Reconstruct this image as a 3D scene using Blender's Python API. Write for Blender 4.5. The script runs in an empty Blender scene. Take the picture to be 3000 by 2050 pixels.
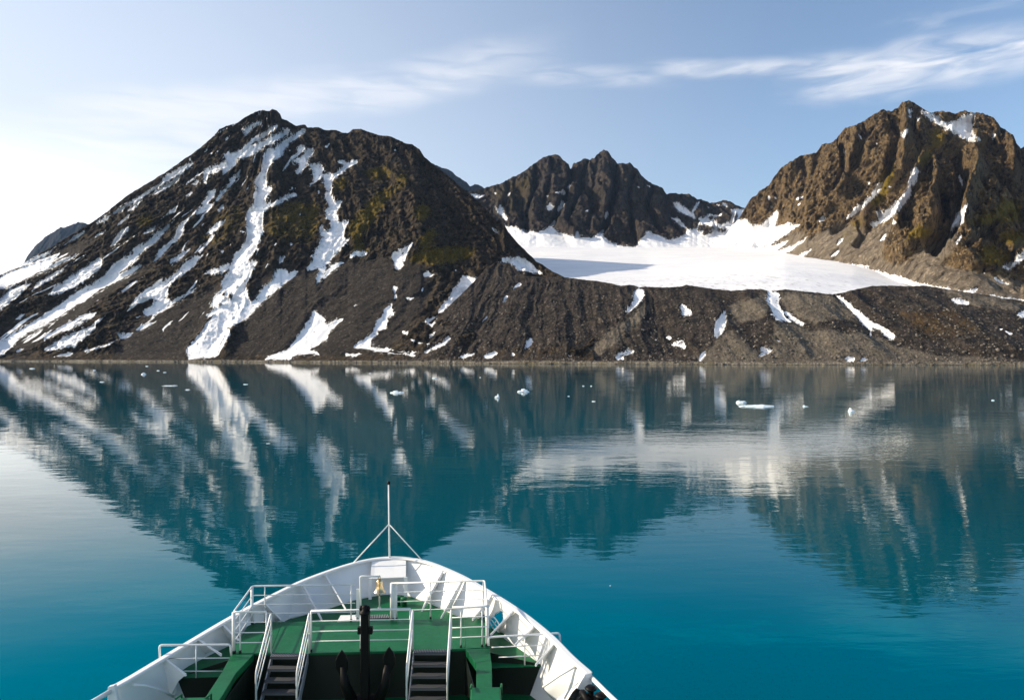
import bpy, bmesh, math, random
import numpy as np
from mathutils import Vector, Matrix

R = math.radians
scene = bpy.context.scene
COL = scene.collection
random.seed(7)
# ------------------------------------------------------------------ camera
CAM_H = 15.0            # eye height above the water, on the ship's bridge
FPX, CX, CY = 2000.0, 1500.0, 1025.0     # a 24 mm lens: focal length and centre in picture units
cam_d = bpy.data.cameras.new('camera')
cam_d.lens = 24.0
cam_d.sensor_width = 36.0
cam_d.sensor_fit = 'HORIZONTAL'
cam_d.clip_start = 0.1
cam_d.clip_end = 60000
cam = bpy.data.objects.new('camera', cam_d)
COL.objects.link(cam)
cam.location = (0, 0, CAM_H)
cam.rotation_euler = (R(90), 0, 0)
scene.camera = cam
# ------------------------------------------------------------------ light
SUN_AZ, SUN_EL = -86.0, 27.0             # degrees; azimuth clockwise from +Y
s_dir = Vector((math.sin(R(SUN_AZ)) * math.cos(R(SUN_EL)), math.cos(R(SUN_AZ)) * math.cos(R(SUN_EL)), math.sin(R(SUN_EL))))
sun_d = bpy.data.lights.new('sun', 'SUN')
sun_d.energy = 5.0
sun_d.angle = R(0.5)
sun_d.color = (1.0, 0.865, 0.67)
sun = bpy.data.objects.new('sun', sun_d)
COL.objects.link(sun)
sun.rotation_euler = s_dir.to_track_quat('Z', 'Y').to_euler()
sun.location = (-300, 100, 400)
vs = scene.view_settings
vs.view_transform = 'Standard'
vs.look = 'None'
vs.exposure = 0.42
vs.gamma = 1.0
try:
    scene.cycles.max_bounces = 6
    scene.cycles.diffuse_bounces = 3
    scene.cycles.use_denoising = True
except Exception:
    pass


class NT:
    """small helper to wire node trees"""
    def __init__(self, tree):
        self.t = tree
        self.n = tree.nodes
        self.l = tree.links

    def new(self, typ, **kw):
        nd = self.n.new(typ)
        for k, v in kw.items():
            setattr(nd, k, v)
        return nd

    def put(self, sock, v):
        if isinstance(v, bpy.types.NodeSocket):
            self.l.new(v, sock)
        elif v is not None:
            sock.default_value = v

    def math(self, op, a, b=None, c=None, clamp=False):
        nd = self.new('ShaderNodeMath', operation=op, use_clamp=clamp)
        self.put(nd.inputs[0], a)
        if b is not None:
            self.put(nd.inputs[1], b)
        if c is not None:
            self.put(nd.inputs[2], c)
        return nd.outputs[0]

    def vmath(self, op, a, b=None):
        nd = self.new('ShaderNodeVectorMath', operation=op)
        self.put(nd.inputs[0], a)
        if b is not None:
            self.put(nd.inputs[1], b)
        return nd.outputs[0]

    def mix(self, f, a, b):
        nd = self.new('ShaderNodeMix', data_type='RGBA')
        self.put(nd.inputs[0], f)
        self.put(nd.inputs[6], a if isinstance(a, bpy.types.NodeSocket) else tuple(a) + (1,) * (4 - len(a)))
        self.put(nd.inputs[7], b if isinstance(b, bpy.types.NodeSocket) else tuple(b) + (1,) * (4 - len(b)))
        return nd.outputs[2]

    def step(self, v, lo, hi, a=0.0, b=1.0, smooth=True):
        nd = self.new('ShaderNodeMapRange')
        nd.interpolation_type = 'SMOOTHSTEP' if smooth else 'LINEAR'
        nd.clamp = True if not smooth else nd.clamp
        self.put(nd.inputs[0], v)
        for i, q in zip((1, 2, 3, 4), (lo, hi, a, b)):
            self.put(nd.inputs[i], q)
        return nd.outputs[0]

    def noise(self, vec, scale, detail=4, rough=0.5, dist=0.0):
        nd = self.new('ShaderNodeTexNoise')
        self.put(nd.inputs['Vector'], vec)
        nd.inputs['Scale'].default_value = scale
        nd.inputs['Detail'].default_value = detail
        nd.inputs['Roughness'].default_value = rough
        nd.inputs['Distortion'].default_value = dist
        return nd.outputs[0]

    def mapping(self, vec, loc=(0, 0, 0), rot=(0, 0, 0), scale=(1, 1, 1)):
        nd = self.new('ShaderNodeMapping')
        self.put(nd.inputs[0], vec)
        nd.inputs[1].default_value = loc
        nd.inputs[2].default_value = rot
        nd.inputs[3].default_value = scale
        return nd.outputs[0]

    def attr(self, name):
        nd = self.new('ShaderNodeAttribute', attribute_name=name)
        return nd.outputs['Fac']

    def bump(self, h, dist, strength=1.0, normal=None):
        nd = self.new('ShaderNodeBump')
        nd.inputs['Strength'].default_value = strength
        nd.inputs['Distance'].default_value = dist
        self.put(nd.inputs['Height'], h)
        if normal is not None:
            self.put(nd.inputs['Normal'], normal)
        return nd.outputs[0]


# ------------------------------------------------------------------ sky
world = bpy.data.worlds.new("World")
scene.world = world
world.use_nodes = True
w = NT(world.node_tree)
for nd in list(w.n):
    w.n.remove(nd)
sky = w.new('ShaderNodeTexSky', sky_type='NISHITA', sun_disc=False)
sky.sun_elevation = R(SUN_EL)
sky.sun_rotation = R(SUN_AZ)
sky.altitude = 0
sky.air_density = 1.0
sky.dust_density = 1.3
sky.ozone_density = 2.0
tc = w.new('ShaderNodeTexCoord')
sep = w.new('ShaderNodeSeparateXYZ')
w.put(sep.inputs[0], tc.outputs['Generated'])
az = w.math('ARCTAN2', sep.outputs[0], sep.outputs[1])            # azimuth from +Y, clockwise
el = w.math('ARCSINE', sep.outputs[2])                            # elevation
cvec = w.new('ShaderNodeCombineXYZ')
w.put(cvec.inputs[0], az)
w.put(cvec.inputs[1], el)


def band(a0, e0, tilt, half_w, half_l, soft_w=1.0):
    """a cirrus band centred on azimuth a0, elevation e0 (degrees), leaning by tilt: 1 inside, 0 outside"""
    ca, sa = math.cos(R(tilt)), math.sin(R(tilt))
    da = w.math('SUBTRACT', az, R(a0))
    de = w.math('SUBTRACT', el, R(e0))
    p = w.math('ADD', w.math('MULTIPLY', da, ca), w.math('MULTIPLY', de, sa))
    q = w.math('SUBTRACT', w.math('MULTIPLY', de, ca), w.math('MULTIPLY', da, sa))
    wob = w.math('MULTIPLY', w.math('SUBTRACT', w.noise(cvec.outputs[0], 7.0, 3, 0.55), 0.5), R(half_w) * 1.1)
    q = w.math('ADD', q, wob)
    fq = w.step(w.math('ABSOLUTE', q), R(half_w) * 0.1, R(half_w), 1.0, 0.0)
    fp = w.step(w.math('ABSOLUTE', p), R(half_l) * 0.45, R(half_l), 1.0, 0.0)
    return w.math('MULTIPLY', fq, fp)


def streak(tilt, sx, sy, seed, detail=4, rough=0.5, lo=0.38, hi=0.72):
    m = w.mapping(cvec.outputs[0], loc=(seed, seed * 0.7, 0), rot=(0, 0, R(-tilt)), scale=(sx, sy, 1))
    return w.step(w.noise(m, 1.0, detail, rough, 0.6), lo - 0.08, hi + 0.08)


CLOUDS = []
b1 = w.math('MULTIPLY', band(-17, 19.4, 12, 2.4, 24), streak(13, 9, 60, 3.1, lo=0.22, hi=0.6))
b2 = w.math('MULTIPLY', band(-30, 14.2, 19, 3.6, 14), streak(18, 7, 50, 8.3, lo=0.3, hi=0.7))
b3 = w.math('MULTIPLY', band(32, 19.5, -3, 2.3, 12), streak(1, 11, 55, 5.7, detail=4, rough=0.5, lo=0.30, hi=0.62))
b4 = w.math('MULTIPLY', band(18.5, 21.3, -6, 1.0, 8.5), streak(-3, 16, 80, 1.9, lo=0.25, hi=0.6))
b5 = w.math('MULTIPLY', band(5, 21.8, -3, 1.2, 10), streak(2, 12, 70, 12.4, lo=0.3, hi=0.7))
b6 = w.math('MULTIPLY', band(33.5, 22.4, 4, 1.2, 7), streak(12, 12, 60, 17.4, lo=0.4, hi=0.75))
mask = w.math('MULTIPLY', b1, 0.5)
for bb, k in ((b2, 0.55), (b3, 0.78), (b4, 0.5), (b5, 0.35), (b6, 0.22)):
    mask = w.math('MAXIMUM', mask, w.math('MULTIPLY', bb, k))
veil = w.math('MULTIPLY', w.step(az, R(34), R(-42), 0.0, 1.0), w.step(el, R(40), R(2), 0.35, 1.0))
dim = w.vmath('MINIMUM', sky.outputs[0], (5.9, 5.9, 6.0))
hazy = w.mix(w.math('MULTIPLY', veil, 0.9), dim, (4.75, 5.0, 5.35))
glow = w.math('MULTIPLY', w.step(az, R(-8), R(-50), 0.0, 1.0), w.step(el, R(16.5), R(4), 0.0, 1.0))
hazy = w.mix(w.math('MULTIPLY', glow, 0.85), hazy, (14.0, 13.7, 13.2))
col = w.mix(mask, hazy, (5.9, 5.8, 5.85))
bg = w.new('ShaderNodeBackground')
w.put(bg.inputs[0], col)
bg.inputs[1].default_value = 0.145
wo = w.new('ShaderNodeOutputWorld')
w.put(wo.inputs[0], bg.outputs[0])

# ------------------------------------------------------------------ helpers
def mat(name):
    m = bpy.data.materials.new(name)
    m.use_nodes = True
    t = NT(m.node_tree)
    return m, t, m.node_tree.nodes['Principled BSDF']


def tag(o, label=None, cat=None, group=None, kind=None):
    if label:
        o['label'] = label
    if cat:
        o['category'] = cat
    if group:
        o['group'] = group
    if kind:
        o['kind'] = kind
    return o


def np_mesh(name, verts, faces, material, smooth=True, attrs=None, parent=None):
    """verts (n,3), faces (m,4) or (m,3) -> linked object"""
    me = bpy.data.meshes.new(name)
    verts = np.asarray(verts, dtype=np.float32)
    faces = np.asarray(faces, dtype=np.int32)
    k = faces.shape[1]
    me.vertices.add(len(verts))
    me.vertices.foreach_set('co', verts.ravel())
    me.loops.add(faces.size)
    me.loops.foreach_set('vertex_index', faces.ravel())
    me.polygons.add(len(faces))
    me.polygons.foreach_set('loop_start', np.arange(0, faces.size, k, dtype=np.int32))
    me.polygons.foreach_set('loop_total', np.full(len(faces), k, dtype=np.int32))
    me.polygons.foreach_set('use_smooth', np.full(len(faces), smooth, dtype=bool))
    me.update(calc_edges=True)
    for an, av in (attrs or {}).items():
        a = me.attributes.new(an, 'FLOAT', 'POINT')
        a.data.foreach_set('value', np.asarray(av, dtype=np.float32).ravel())
    me.materials.append(material)
    o = bpy.data.objects.new(name, me)
    COL.objects.link(o)
    if parent:
        o.parent = parent
    return o


# gradient noise on numpy arrays
_rs = np.random.RandomState(11)
_perm = np.concatenate([_rs.permutation(256)] * 3).astype(np.int32)
_grad = _rs.normal(size=(256, 3))
_grad /= np.linalg.norm(_grad, axis=1)[:, None]


def perlin(x, y, z):
    xi, yi, zi = np.floor(x).astype(np.int64), np.floor(y).astype(np.int64), np.floor(z).astype(np.int64)
    fx, fy, fz = x - xi, y - yi, z - zi
    xi &= 255
    yi &= 255
    zi &= 255
    ux, uy, uz = (q * q * q * (q * (q * 6 - 15) + 10) for q in (fx, fy, fz))
    out = 0
    for dx in (0, 1):
        wx = ux if dx else 1 - ux
        for dy in (0, 1):
            wy = uy if dy else 1 - uy
            for dz in (0, 1):
                wz = uz if dz else 1 - uz
                h = _perm[_perm[_perm[xi + dx] + yi + dy] + zi + dz]
                g = _grad[h]
                out = out + wx * wy * wz * (g[..., 0] * (fx - dx) + g[..., 1] * (fy - dy) + g[..., 2] * (fz - dz))
    return out * 1.6


def fbm(x, y, z, octaves=5, gain=0.5, ridged=False):
    a, tot, out = 1.0, 0.0, 0
    for i in range(octaves):
        n = perlin(x + 17.3 * i, y + 5.1 * i, z + 9.7 * i)
        if ridged:
            n = 1 - 2 * np.abs(n)
        out = out + a * n
        tot += a
        a *= gain
        x, y, z = x * 2.03, y * 2.03, z * 2.03
    return out / tot


def ledges(X, Y, Z, dip, thick, wob):
    """broken beds of rock: steps that dip across the face"""
    q = (Z + dip * X) / thick + wob
    f = q - np.floor(q)
    return np.minimum(f * 1.25, (1 - f) * 5.0) - 0.4


def crop(ox, oy, k, pts):
    """outline noted in an enlarged detail -> picture units"""
    return [(ox + x / k, oy + y / k) for x, y in pts]


C1 = lambda *p: crop(0, 250, 1.868, p)
C2 = lambda *p: crop(900, 250, 1.868, p)
C3 = lambda *p: crop(2000, 250, 1.868, p)
C4 = lambda *p: crop(1800, 500, 2.6467, p)
DD = lambda *p: crop(0, 0, 0.77467, p)


class Mask:
    """patches of snow, moss or scree, kept as a soft raster over bearings and then sampled at every terrain vertex"""
    W, H = 3400, 1110

    def __init__(self):
        self.a = np.zeros((self.H, self.W), dtype=np.float32)

    def poly(self, pts, val=1.0):
        pts = np.array(pts, dtype=float)
        pts[:, 0] += 200
        x0, y0 = np.floor(pts.min(0)).astype(int) - 1
        x1, y1 = np.ceil(pts.max(0)).astype(int) + 2
        x0, y0, x1, y1 = max(x0, 0), max(y0, 0), min(x1, self.W), min(y1, self.H)
        if x1 <= x0 or y1 <= y0:
            return self
        gx, gy = np.meshgrid(np.arange(x0, x1) + 0.5, np.arange(y0, y1) + 0.5)
        ins = np.zeros(gx.shape, dtype=bool)
        n = len(pts)
        for i in range(n):
            xa, ya = pts[i]
            xb, yb = pts[(i + 1) % n]
            if ya == yb:
                continue
            c = ((ya > gy) != (yb > gy)) & (gx < (xb - xa) * (gy - ya) / (yb - ya) + xa)
            ins ^= c
        self.a[y0:y1, x0:x1][ins] = val
        return self

    def line(self, pts, wpx, val=1.0):
        p = np.array(pts, dtype=float)
        for i in range(len(p) - 1):
            d = p[i + 1] - p[i]
            n = np.array([-d[1], d[0]]) / max(np.hypot(*d), 1e-6) * wpx / 2
            e = d / max(np.hypot(*d), 1e-6) * wpx * 0.3
            self.poly([p[i] - e + n, p[i + 1] + e + n, p[i + 1] + e - n, p[i] - e - n], val)
        return self

    def wide(self, r):
        m = Mask()
        m.a = self.a.copy()
        return m.blur(r, 2)

    def blur(self, r, times=2):
        for _ in range(times):
            for ax in (0, 1):
                c = np.cumsum(np.pad(self.a, [(r + 1, r) if i == ax else (0, 0) for i in (0, 1)], mode='edge'), axis=ax, dtype=np.float64)
                n = self.a.shape[ax]
                if ax == 0:
                    self.a = ((c[2 * r + 1:2 * r + 1 + n] - c[:n]) / (2 * r + 1)).astype(np.float32)
                else:
                    self.a = ((c[:, 2 * r + 1:2 * r + 1 + n] - c[:, :n]) / (2 * r + 1)).astype(np.float32)
        return self

    def at(self, u, v):
        x = np.clip(u + 200 - 0.5, 0, self.W - 2)
        y = np.clip(v - 0.5, 0, self.H - 2)
        xi, yi = x.astype(int), y.astype(int)
        fx, fy = x - xi, y - yi
        a = self.a
        return (a[yi, xi] * (1 - fx) + a[yi, xi + 1] * fx) * (1 - fy) + (a[yi + 1, xi] * (1 - fx) + a[yi + 1, xi + 1] * fx) * fy


def pl(u, pts):
    p = sorted(pts)
    return np.interp(u, [a for a, b in p], [b for a, b in p])


def shore_y(u):
    v = pl(u, [(-400, 1057.5), (0, 1058.5), (775, 1061), (1500, 1066), (2260, 1069), (3000, 1070), (3400, 1070)])
    return CAM_H * FPX / (v - CY)


def shore_top(u):
    return pl(u, [(0, 1.8), (900, 2.2), (1500, 3.0), (2400, 2.6), (3000, 2.6)])


def guide_coord(u, v, guides, widths):
    s = 0
    gu = [np.interp(v, [p[1] for p in g], [p[0] for p in g]) for g in guides]
    for i in range(len(gu) - 1):
        d = np.maximum(gu[i + 1] - gu[i], 4.0)
        q = (u - gu[i]) / d
        if i > 0:
            q = np.maximum(q, 0)
        if i < len(gu) - 2:
            q = np.minimum(q, 1)
        s = s + q * widths[i]
    return s


def relief(name, u, base_y, base_z, crest_y, crest_v, rows, shape, detail, mat_, masks, extra=None, back=500.0, jag=3.0, warp=5.0, jag_f=0.06, warp_along=None):
    """A mountainside as a height field on bearings: rises from its foot to its ridge and falls away again behind it."""
    nu = len(u)
    t = np.linspace(0, 1, rows)[:, None]
    U = np.broadcast_to(u[None, :], (rows, nu))
    crest_v = crest_v + jag * fbm(u * jag_f, u * 0 + 3.7, u * 0 + len(name), 4, 0.6)
    crest_z = CAM_H + (CY - crest_v) / FPX * crest_y
    Y = base_y + (crest_y - base_y) * t
    Z = base_z + (crest_z - base_z) * shape(t, U)
    X = (U - CX) / FPX * Y
    V = CY - FPX * (Z - CAM_H) / Y
    n = detail(U, V, X, Y, Z, t)                       # metres, outwards and up
    Y2 = Y - 0.9 * n
    Z2 = Z + 0.42 * n
    # keep the ridge where it is seen: scale each bearing's rise
    e = (Z2 - CAM_H) / Y2
    eb = e[0]
    et = (CY - crest_v) / FPX
    k = (et - eb) / np.maximum(e.max(0) - eb, 1e-4)
    ks = np.convolve(np.pad(k, 20, mode='edge'), np.hanning(43)[1:-1] / np.hanning(43).sum(), mode='valid')
    e = eb + (e - eb) * ks
    e = e + (et - e.max(0)) * np.clip((e - eb) / np.maximum(et - eb, 1e-4), 0, 1.2) ** 6
    Z2 = CAM_H + e * Y2
    V2 = CY - FPX * e
    X2 = (U - CX) / FPX * Y2
    # ragged edges: sample the patches at a slightly displaced place
    wu = warp * fbm(X2 / 22, Y2 / 22, Z2 / 22, 4, 0.6)
    wv = warp * fbm(X2 / 22 + 40, Y2 / 22, Z2 / 22, 4, 0.6)
    wu2 = 2.4 * fbm(X2 / 6, Y2 / 6, Z2 / 6, 3, 0.6)
    wv2 = 2.4 * fbm(X2 / 6 + 40, Y2 / 6, Z2 / 6, 3, 0.6)
    att = {k_: m.at(U + wu + wu2, V2 + wv + wv2) for k_, m in masks.items()}
    if extra:
        att['snow'] = np.maximum(att['snow'], extra(U, V2, X2, Y2, Z2, t))
    # back of the mountain
    nb = 10
    tb = np.linspace(0, 1, nb + 1)[1:, None]
    Yb = Y2[-1] + back * tb
    Zb = Z2[-1] - (Z2[-1] + 5) * tb ** 1.2 - 25 * tb * np.abs(fbm(X2[-1] / 90, tb * 3 + 0 * X2[-1], X2[-1] * 0, 3))
    Xb = (u - CX) / FPX * Y2[-1] * (1 + 0 * tb)
    X2, Y2, Z2 = np.vstack([X2, Xb]), np.vstack([Y2, Yb]), np.vstack([Z2, Zb])
    for k_ in att:
        att[k_] = np.vstack([att[k_], 0 * Xb + att[k_][-1]])
    tot = rows + nb
    idx = np.arange(tot * nu).reshape(tot, nu)
    F = np.stack([idx[:-1, :-1], idx[:-1, 1:], idx[1:, 1:], idx[1:, :-1]], -1).reshape(-1, 4)
    o = np_mesh(name, np.stack([X2, Y2, Z2], -1).reshape(-1, 3), F, mat_, True, att)
    return o, (X2, Y2, Z2)
# ------------------------------------------------------------------ rock, snow and scree
def rock_material(name, dark, mid, light, moss_c, scree_c, speck=0.5, crack=0.75, lean=0.0):
    m, t, b = mat(name)
    geo = t.new('ShaderNodeNewGeometry')
    P = geo.outputs['Position']
    big = t.noise(P, 0.012, 5, 0.6)
    med = t.noise(P, 0.06, 5, 0.65)
    ps = t.new('ShaderNodeSeparateXYZ')
    t.put(ps.inputs[0], P)
    pc_ = t.new('ShaderNodeCombineXYZ')            # bedding and gullies lean with the fall line
    t.put(pc_.inputs[0], t.math('SUBTRACT', ps.outputs[0], t.math('MULTIPLY', ps.outputs[2], lean)))
    t.put(pc_.inputs[1], ps.outputs[1])
    t.put(pc_.inputs[2], ps.outputs[2])
    PL = pc_.outputs[0]
    stre = t.noise(t.mapping(PL, scale=(1, 1, 0.30)), 0.09, 5, 0.65)
    fine = t.noise(P, 0.45, 4, 0.7)
    vor = t.new('ShaderNodeTexVoronoi')
    t.put(vor.inputs['Vector'], P)
    vor.inputs['Scale'].default_value = 0.42
    vsep = t.new('ShaderNodeSeparateColor')
    t.put(vsep.inputs[0], vor.outputs['Color'])
    rnd = vsep.outputs[0]
    c = t.mix(t.step(t.math('ADD', t.math('MULTIPLY', stre, 0.55), t.math('MULTIPLY', med, 0.45)), 0.385, 0.555), dark, mid)
    c = t.mix(t.math('MULTIPLY', t.step(t.math('ADD', t.math('MULTIPLY', big, 0.4), t.math('MULTIPLY', fine, 0.6)), 0.54, 0.74), 0.8), c, light)
    crk = t.math('ABSOLUTE', t.math('SUBTRACT', t.noise(t.mapping(PL, scale=(1, 1, 0.5)), 0.15, 6, 0.72, 0.5), 0.5))
    c = t.mix(t.math('MULTIPLY', t.step(crk, 0.026, 0.0), crack), c, [q * 0.25 for q in dark])
    c = t.mix(t.math('MULTIPLY', t.step(crk, 0.09, 0.18), 0.5 * crack), c, light)
    # moss and lichen
    ms = t.math('ADD', t.attr('moss'), t.math('MULTIPLY', t.math('SUBTRACT', t.math('ADD', t.math('MULTIPLY', stre, 0.5), t.math('MULTIPLY', fine, 0.5)), 0.5), 3.4))
    c = t.mix(t.math('MULTIPLY', t.step(ms, 0.22, 0.85), 0.85), c, t.mix(t.step(fine, 0.35, 0.7), [q * 0.45 for q in moss_c], moss_c))
    # scree, gravel and single pale stones
    sc = t.math('ADD', t.attr('scree'), t.math('MULTIPLY', t.math('SUBTRACT', med, 0.5), 1.0))
    grav = t.mix(t.step(t.math('ADD', t.math('MULTIPLY', fine, 0.5), t.math('MULTIPLY', stre, 0.5)), 0.35, 0.68), [q * 0.5 for q in scree_c], scree_c)
    c = t.mix(t.math('MULTIPLY', t.step(t.math('ADD', sc, t.math('MULTIPLY', t.math('SUBTRACT', stre, 0.5), 1.6)), 0.3, 0.9), 0.92), c, grav)
    st = t.math('MULTIPLY', t.step(rnd, 0.80, 0.97), t.step(vor.outputs['Distance'], 0.75, 0.45))
    c = t.mix(t.math('MULTIPLY', st, speck), c, (0.30, 0.26, 0.21))
    st2 = t.math('MULTIPLY', t.step(vsep.outputs[1], 0.7, 0.95), t.step(vor.outputs['Distance'], 0.7, 0.4))
    c = t.mix(t.math('MULTIPLY', st2, speck * 0.9), c, (0.015, 0.013, 0.012))
    # snow
    brk = t.math('ADD', t.math('MULTIPLY', fine, 0.45), t.math('MULTIPLY', t.noise(t.mapping(P, scale=(1, 1, 0.7)), 0.14, 6, 0.7), 0.55))
    hal = t.math('MULTIPLY', t.attr('halo'), t.math('SUBTRACT', 1.25, t.attr('halo')))
    sn = t.math('ADD', t.attr('snow'), t.math('MULTIPLY', t.math('SUBTRACT', brk, 0.49), t.math('MULTIPLY', hal, 20.0)))
    sf = t.step(sn, 0.40, 0.50)
    snow_c = t.mix(t.step(t.noise(t.mapping(P, scale=(1, 1, 0.3)), 0.05, 4, 0.6), 0.35, 0.75), (0.80, 0.80, 0.81), (0.90, 0.90, 0.90))
    c = t.mix(sf, c, snow_c)
    t.put(b.inputs['Base Color'], c)
    t.put(b.inputs['Roughness'], t.math('ADD', t.math('MULTIPLY', sf, -0.25), 0.95))
    b.inputs['Specular IOR Level'].default_value = 0.15
    h = t.math('ADD', t.math('MULTIPLY', fine, 1.6), t.math('ADD', t.math('MULTIPLY', med, 5.0), t.math('MULTIPLY', t.math('SUBTRACT', 0.6, vor.outputs['Distance']), 0.7)))
    h = t.math('ADD', h, t.math('MULTIPLY', t.step(crk, 0.0, 0.07), 2.2 * crack))
    h = t.math('MULTIPLY', h, t.math('SUBTRACT', 1.0, t.math('MULTIPLY', sf, 0.9)))
    t.put(b.inputs['Normal'], t.bump(h, 1.0, 0.9))
    return m


M_left = rock_material('dark_rock', (0.012, 0.011, 0.010), (0.070, 0.050, 0.031), (0.15, 0.115, 0.072), (0.24, 0.165, 0.012), (0.056, 0.046, 0.038), 0.2, lean=0.8)
M_cent = rock_material('grey_brown_rock', (0.018, 0.017, 0.018), (0.064, 0.051, 0.043), (0.20, 0.165, 0.13), (0.10, 0.075, 0.025), (0.15, 0.12, 0.10), 0.15)
M_right = rock_material('brown_rock', (0.030, 0.023, 0.016), (0.205, 0.138, 0.068), (0.42, 0.31, 0.18), (0.29, 0.20, 0.012), (0.30, 0.245, 0.18), 0.2, lean=0.75)
M_mor = rock_material('moraine_rubble', (0.016, 0.0135, 0.012), (0.056, 0.044, 0.035), (0.12, 0.10, 0.08), (0.10, 0.06, 0.02), (0.22, 0.185, 0.14), 0.28, 0.4)
M_far = rock_material('far_hazed_rock', (0.003, 0.005, 0.010), (0.006, 0.009, 0.017), (0.012, 0.016, 0.025), (0.05, 0.05, 0.03), (0.05, 0.05, 0.05), 0.0)  # blue of distance and shade mixed into the rock colours

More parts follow.
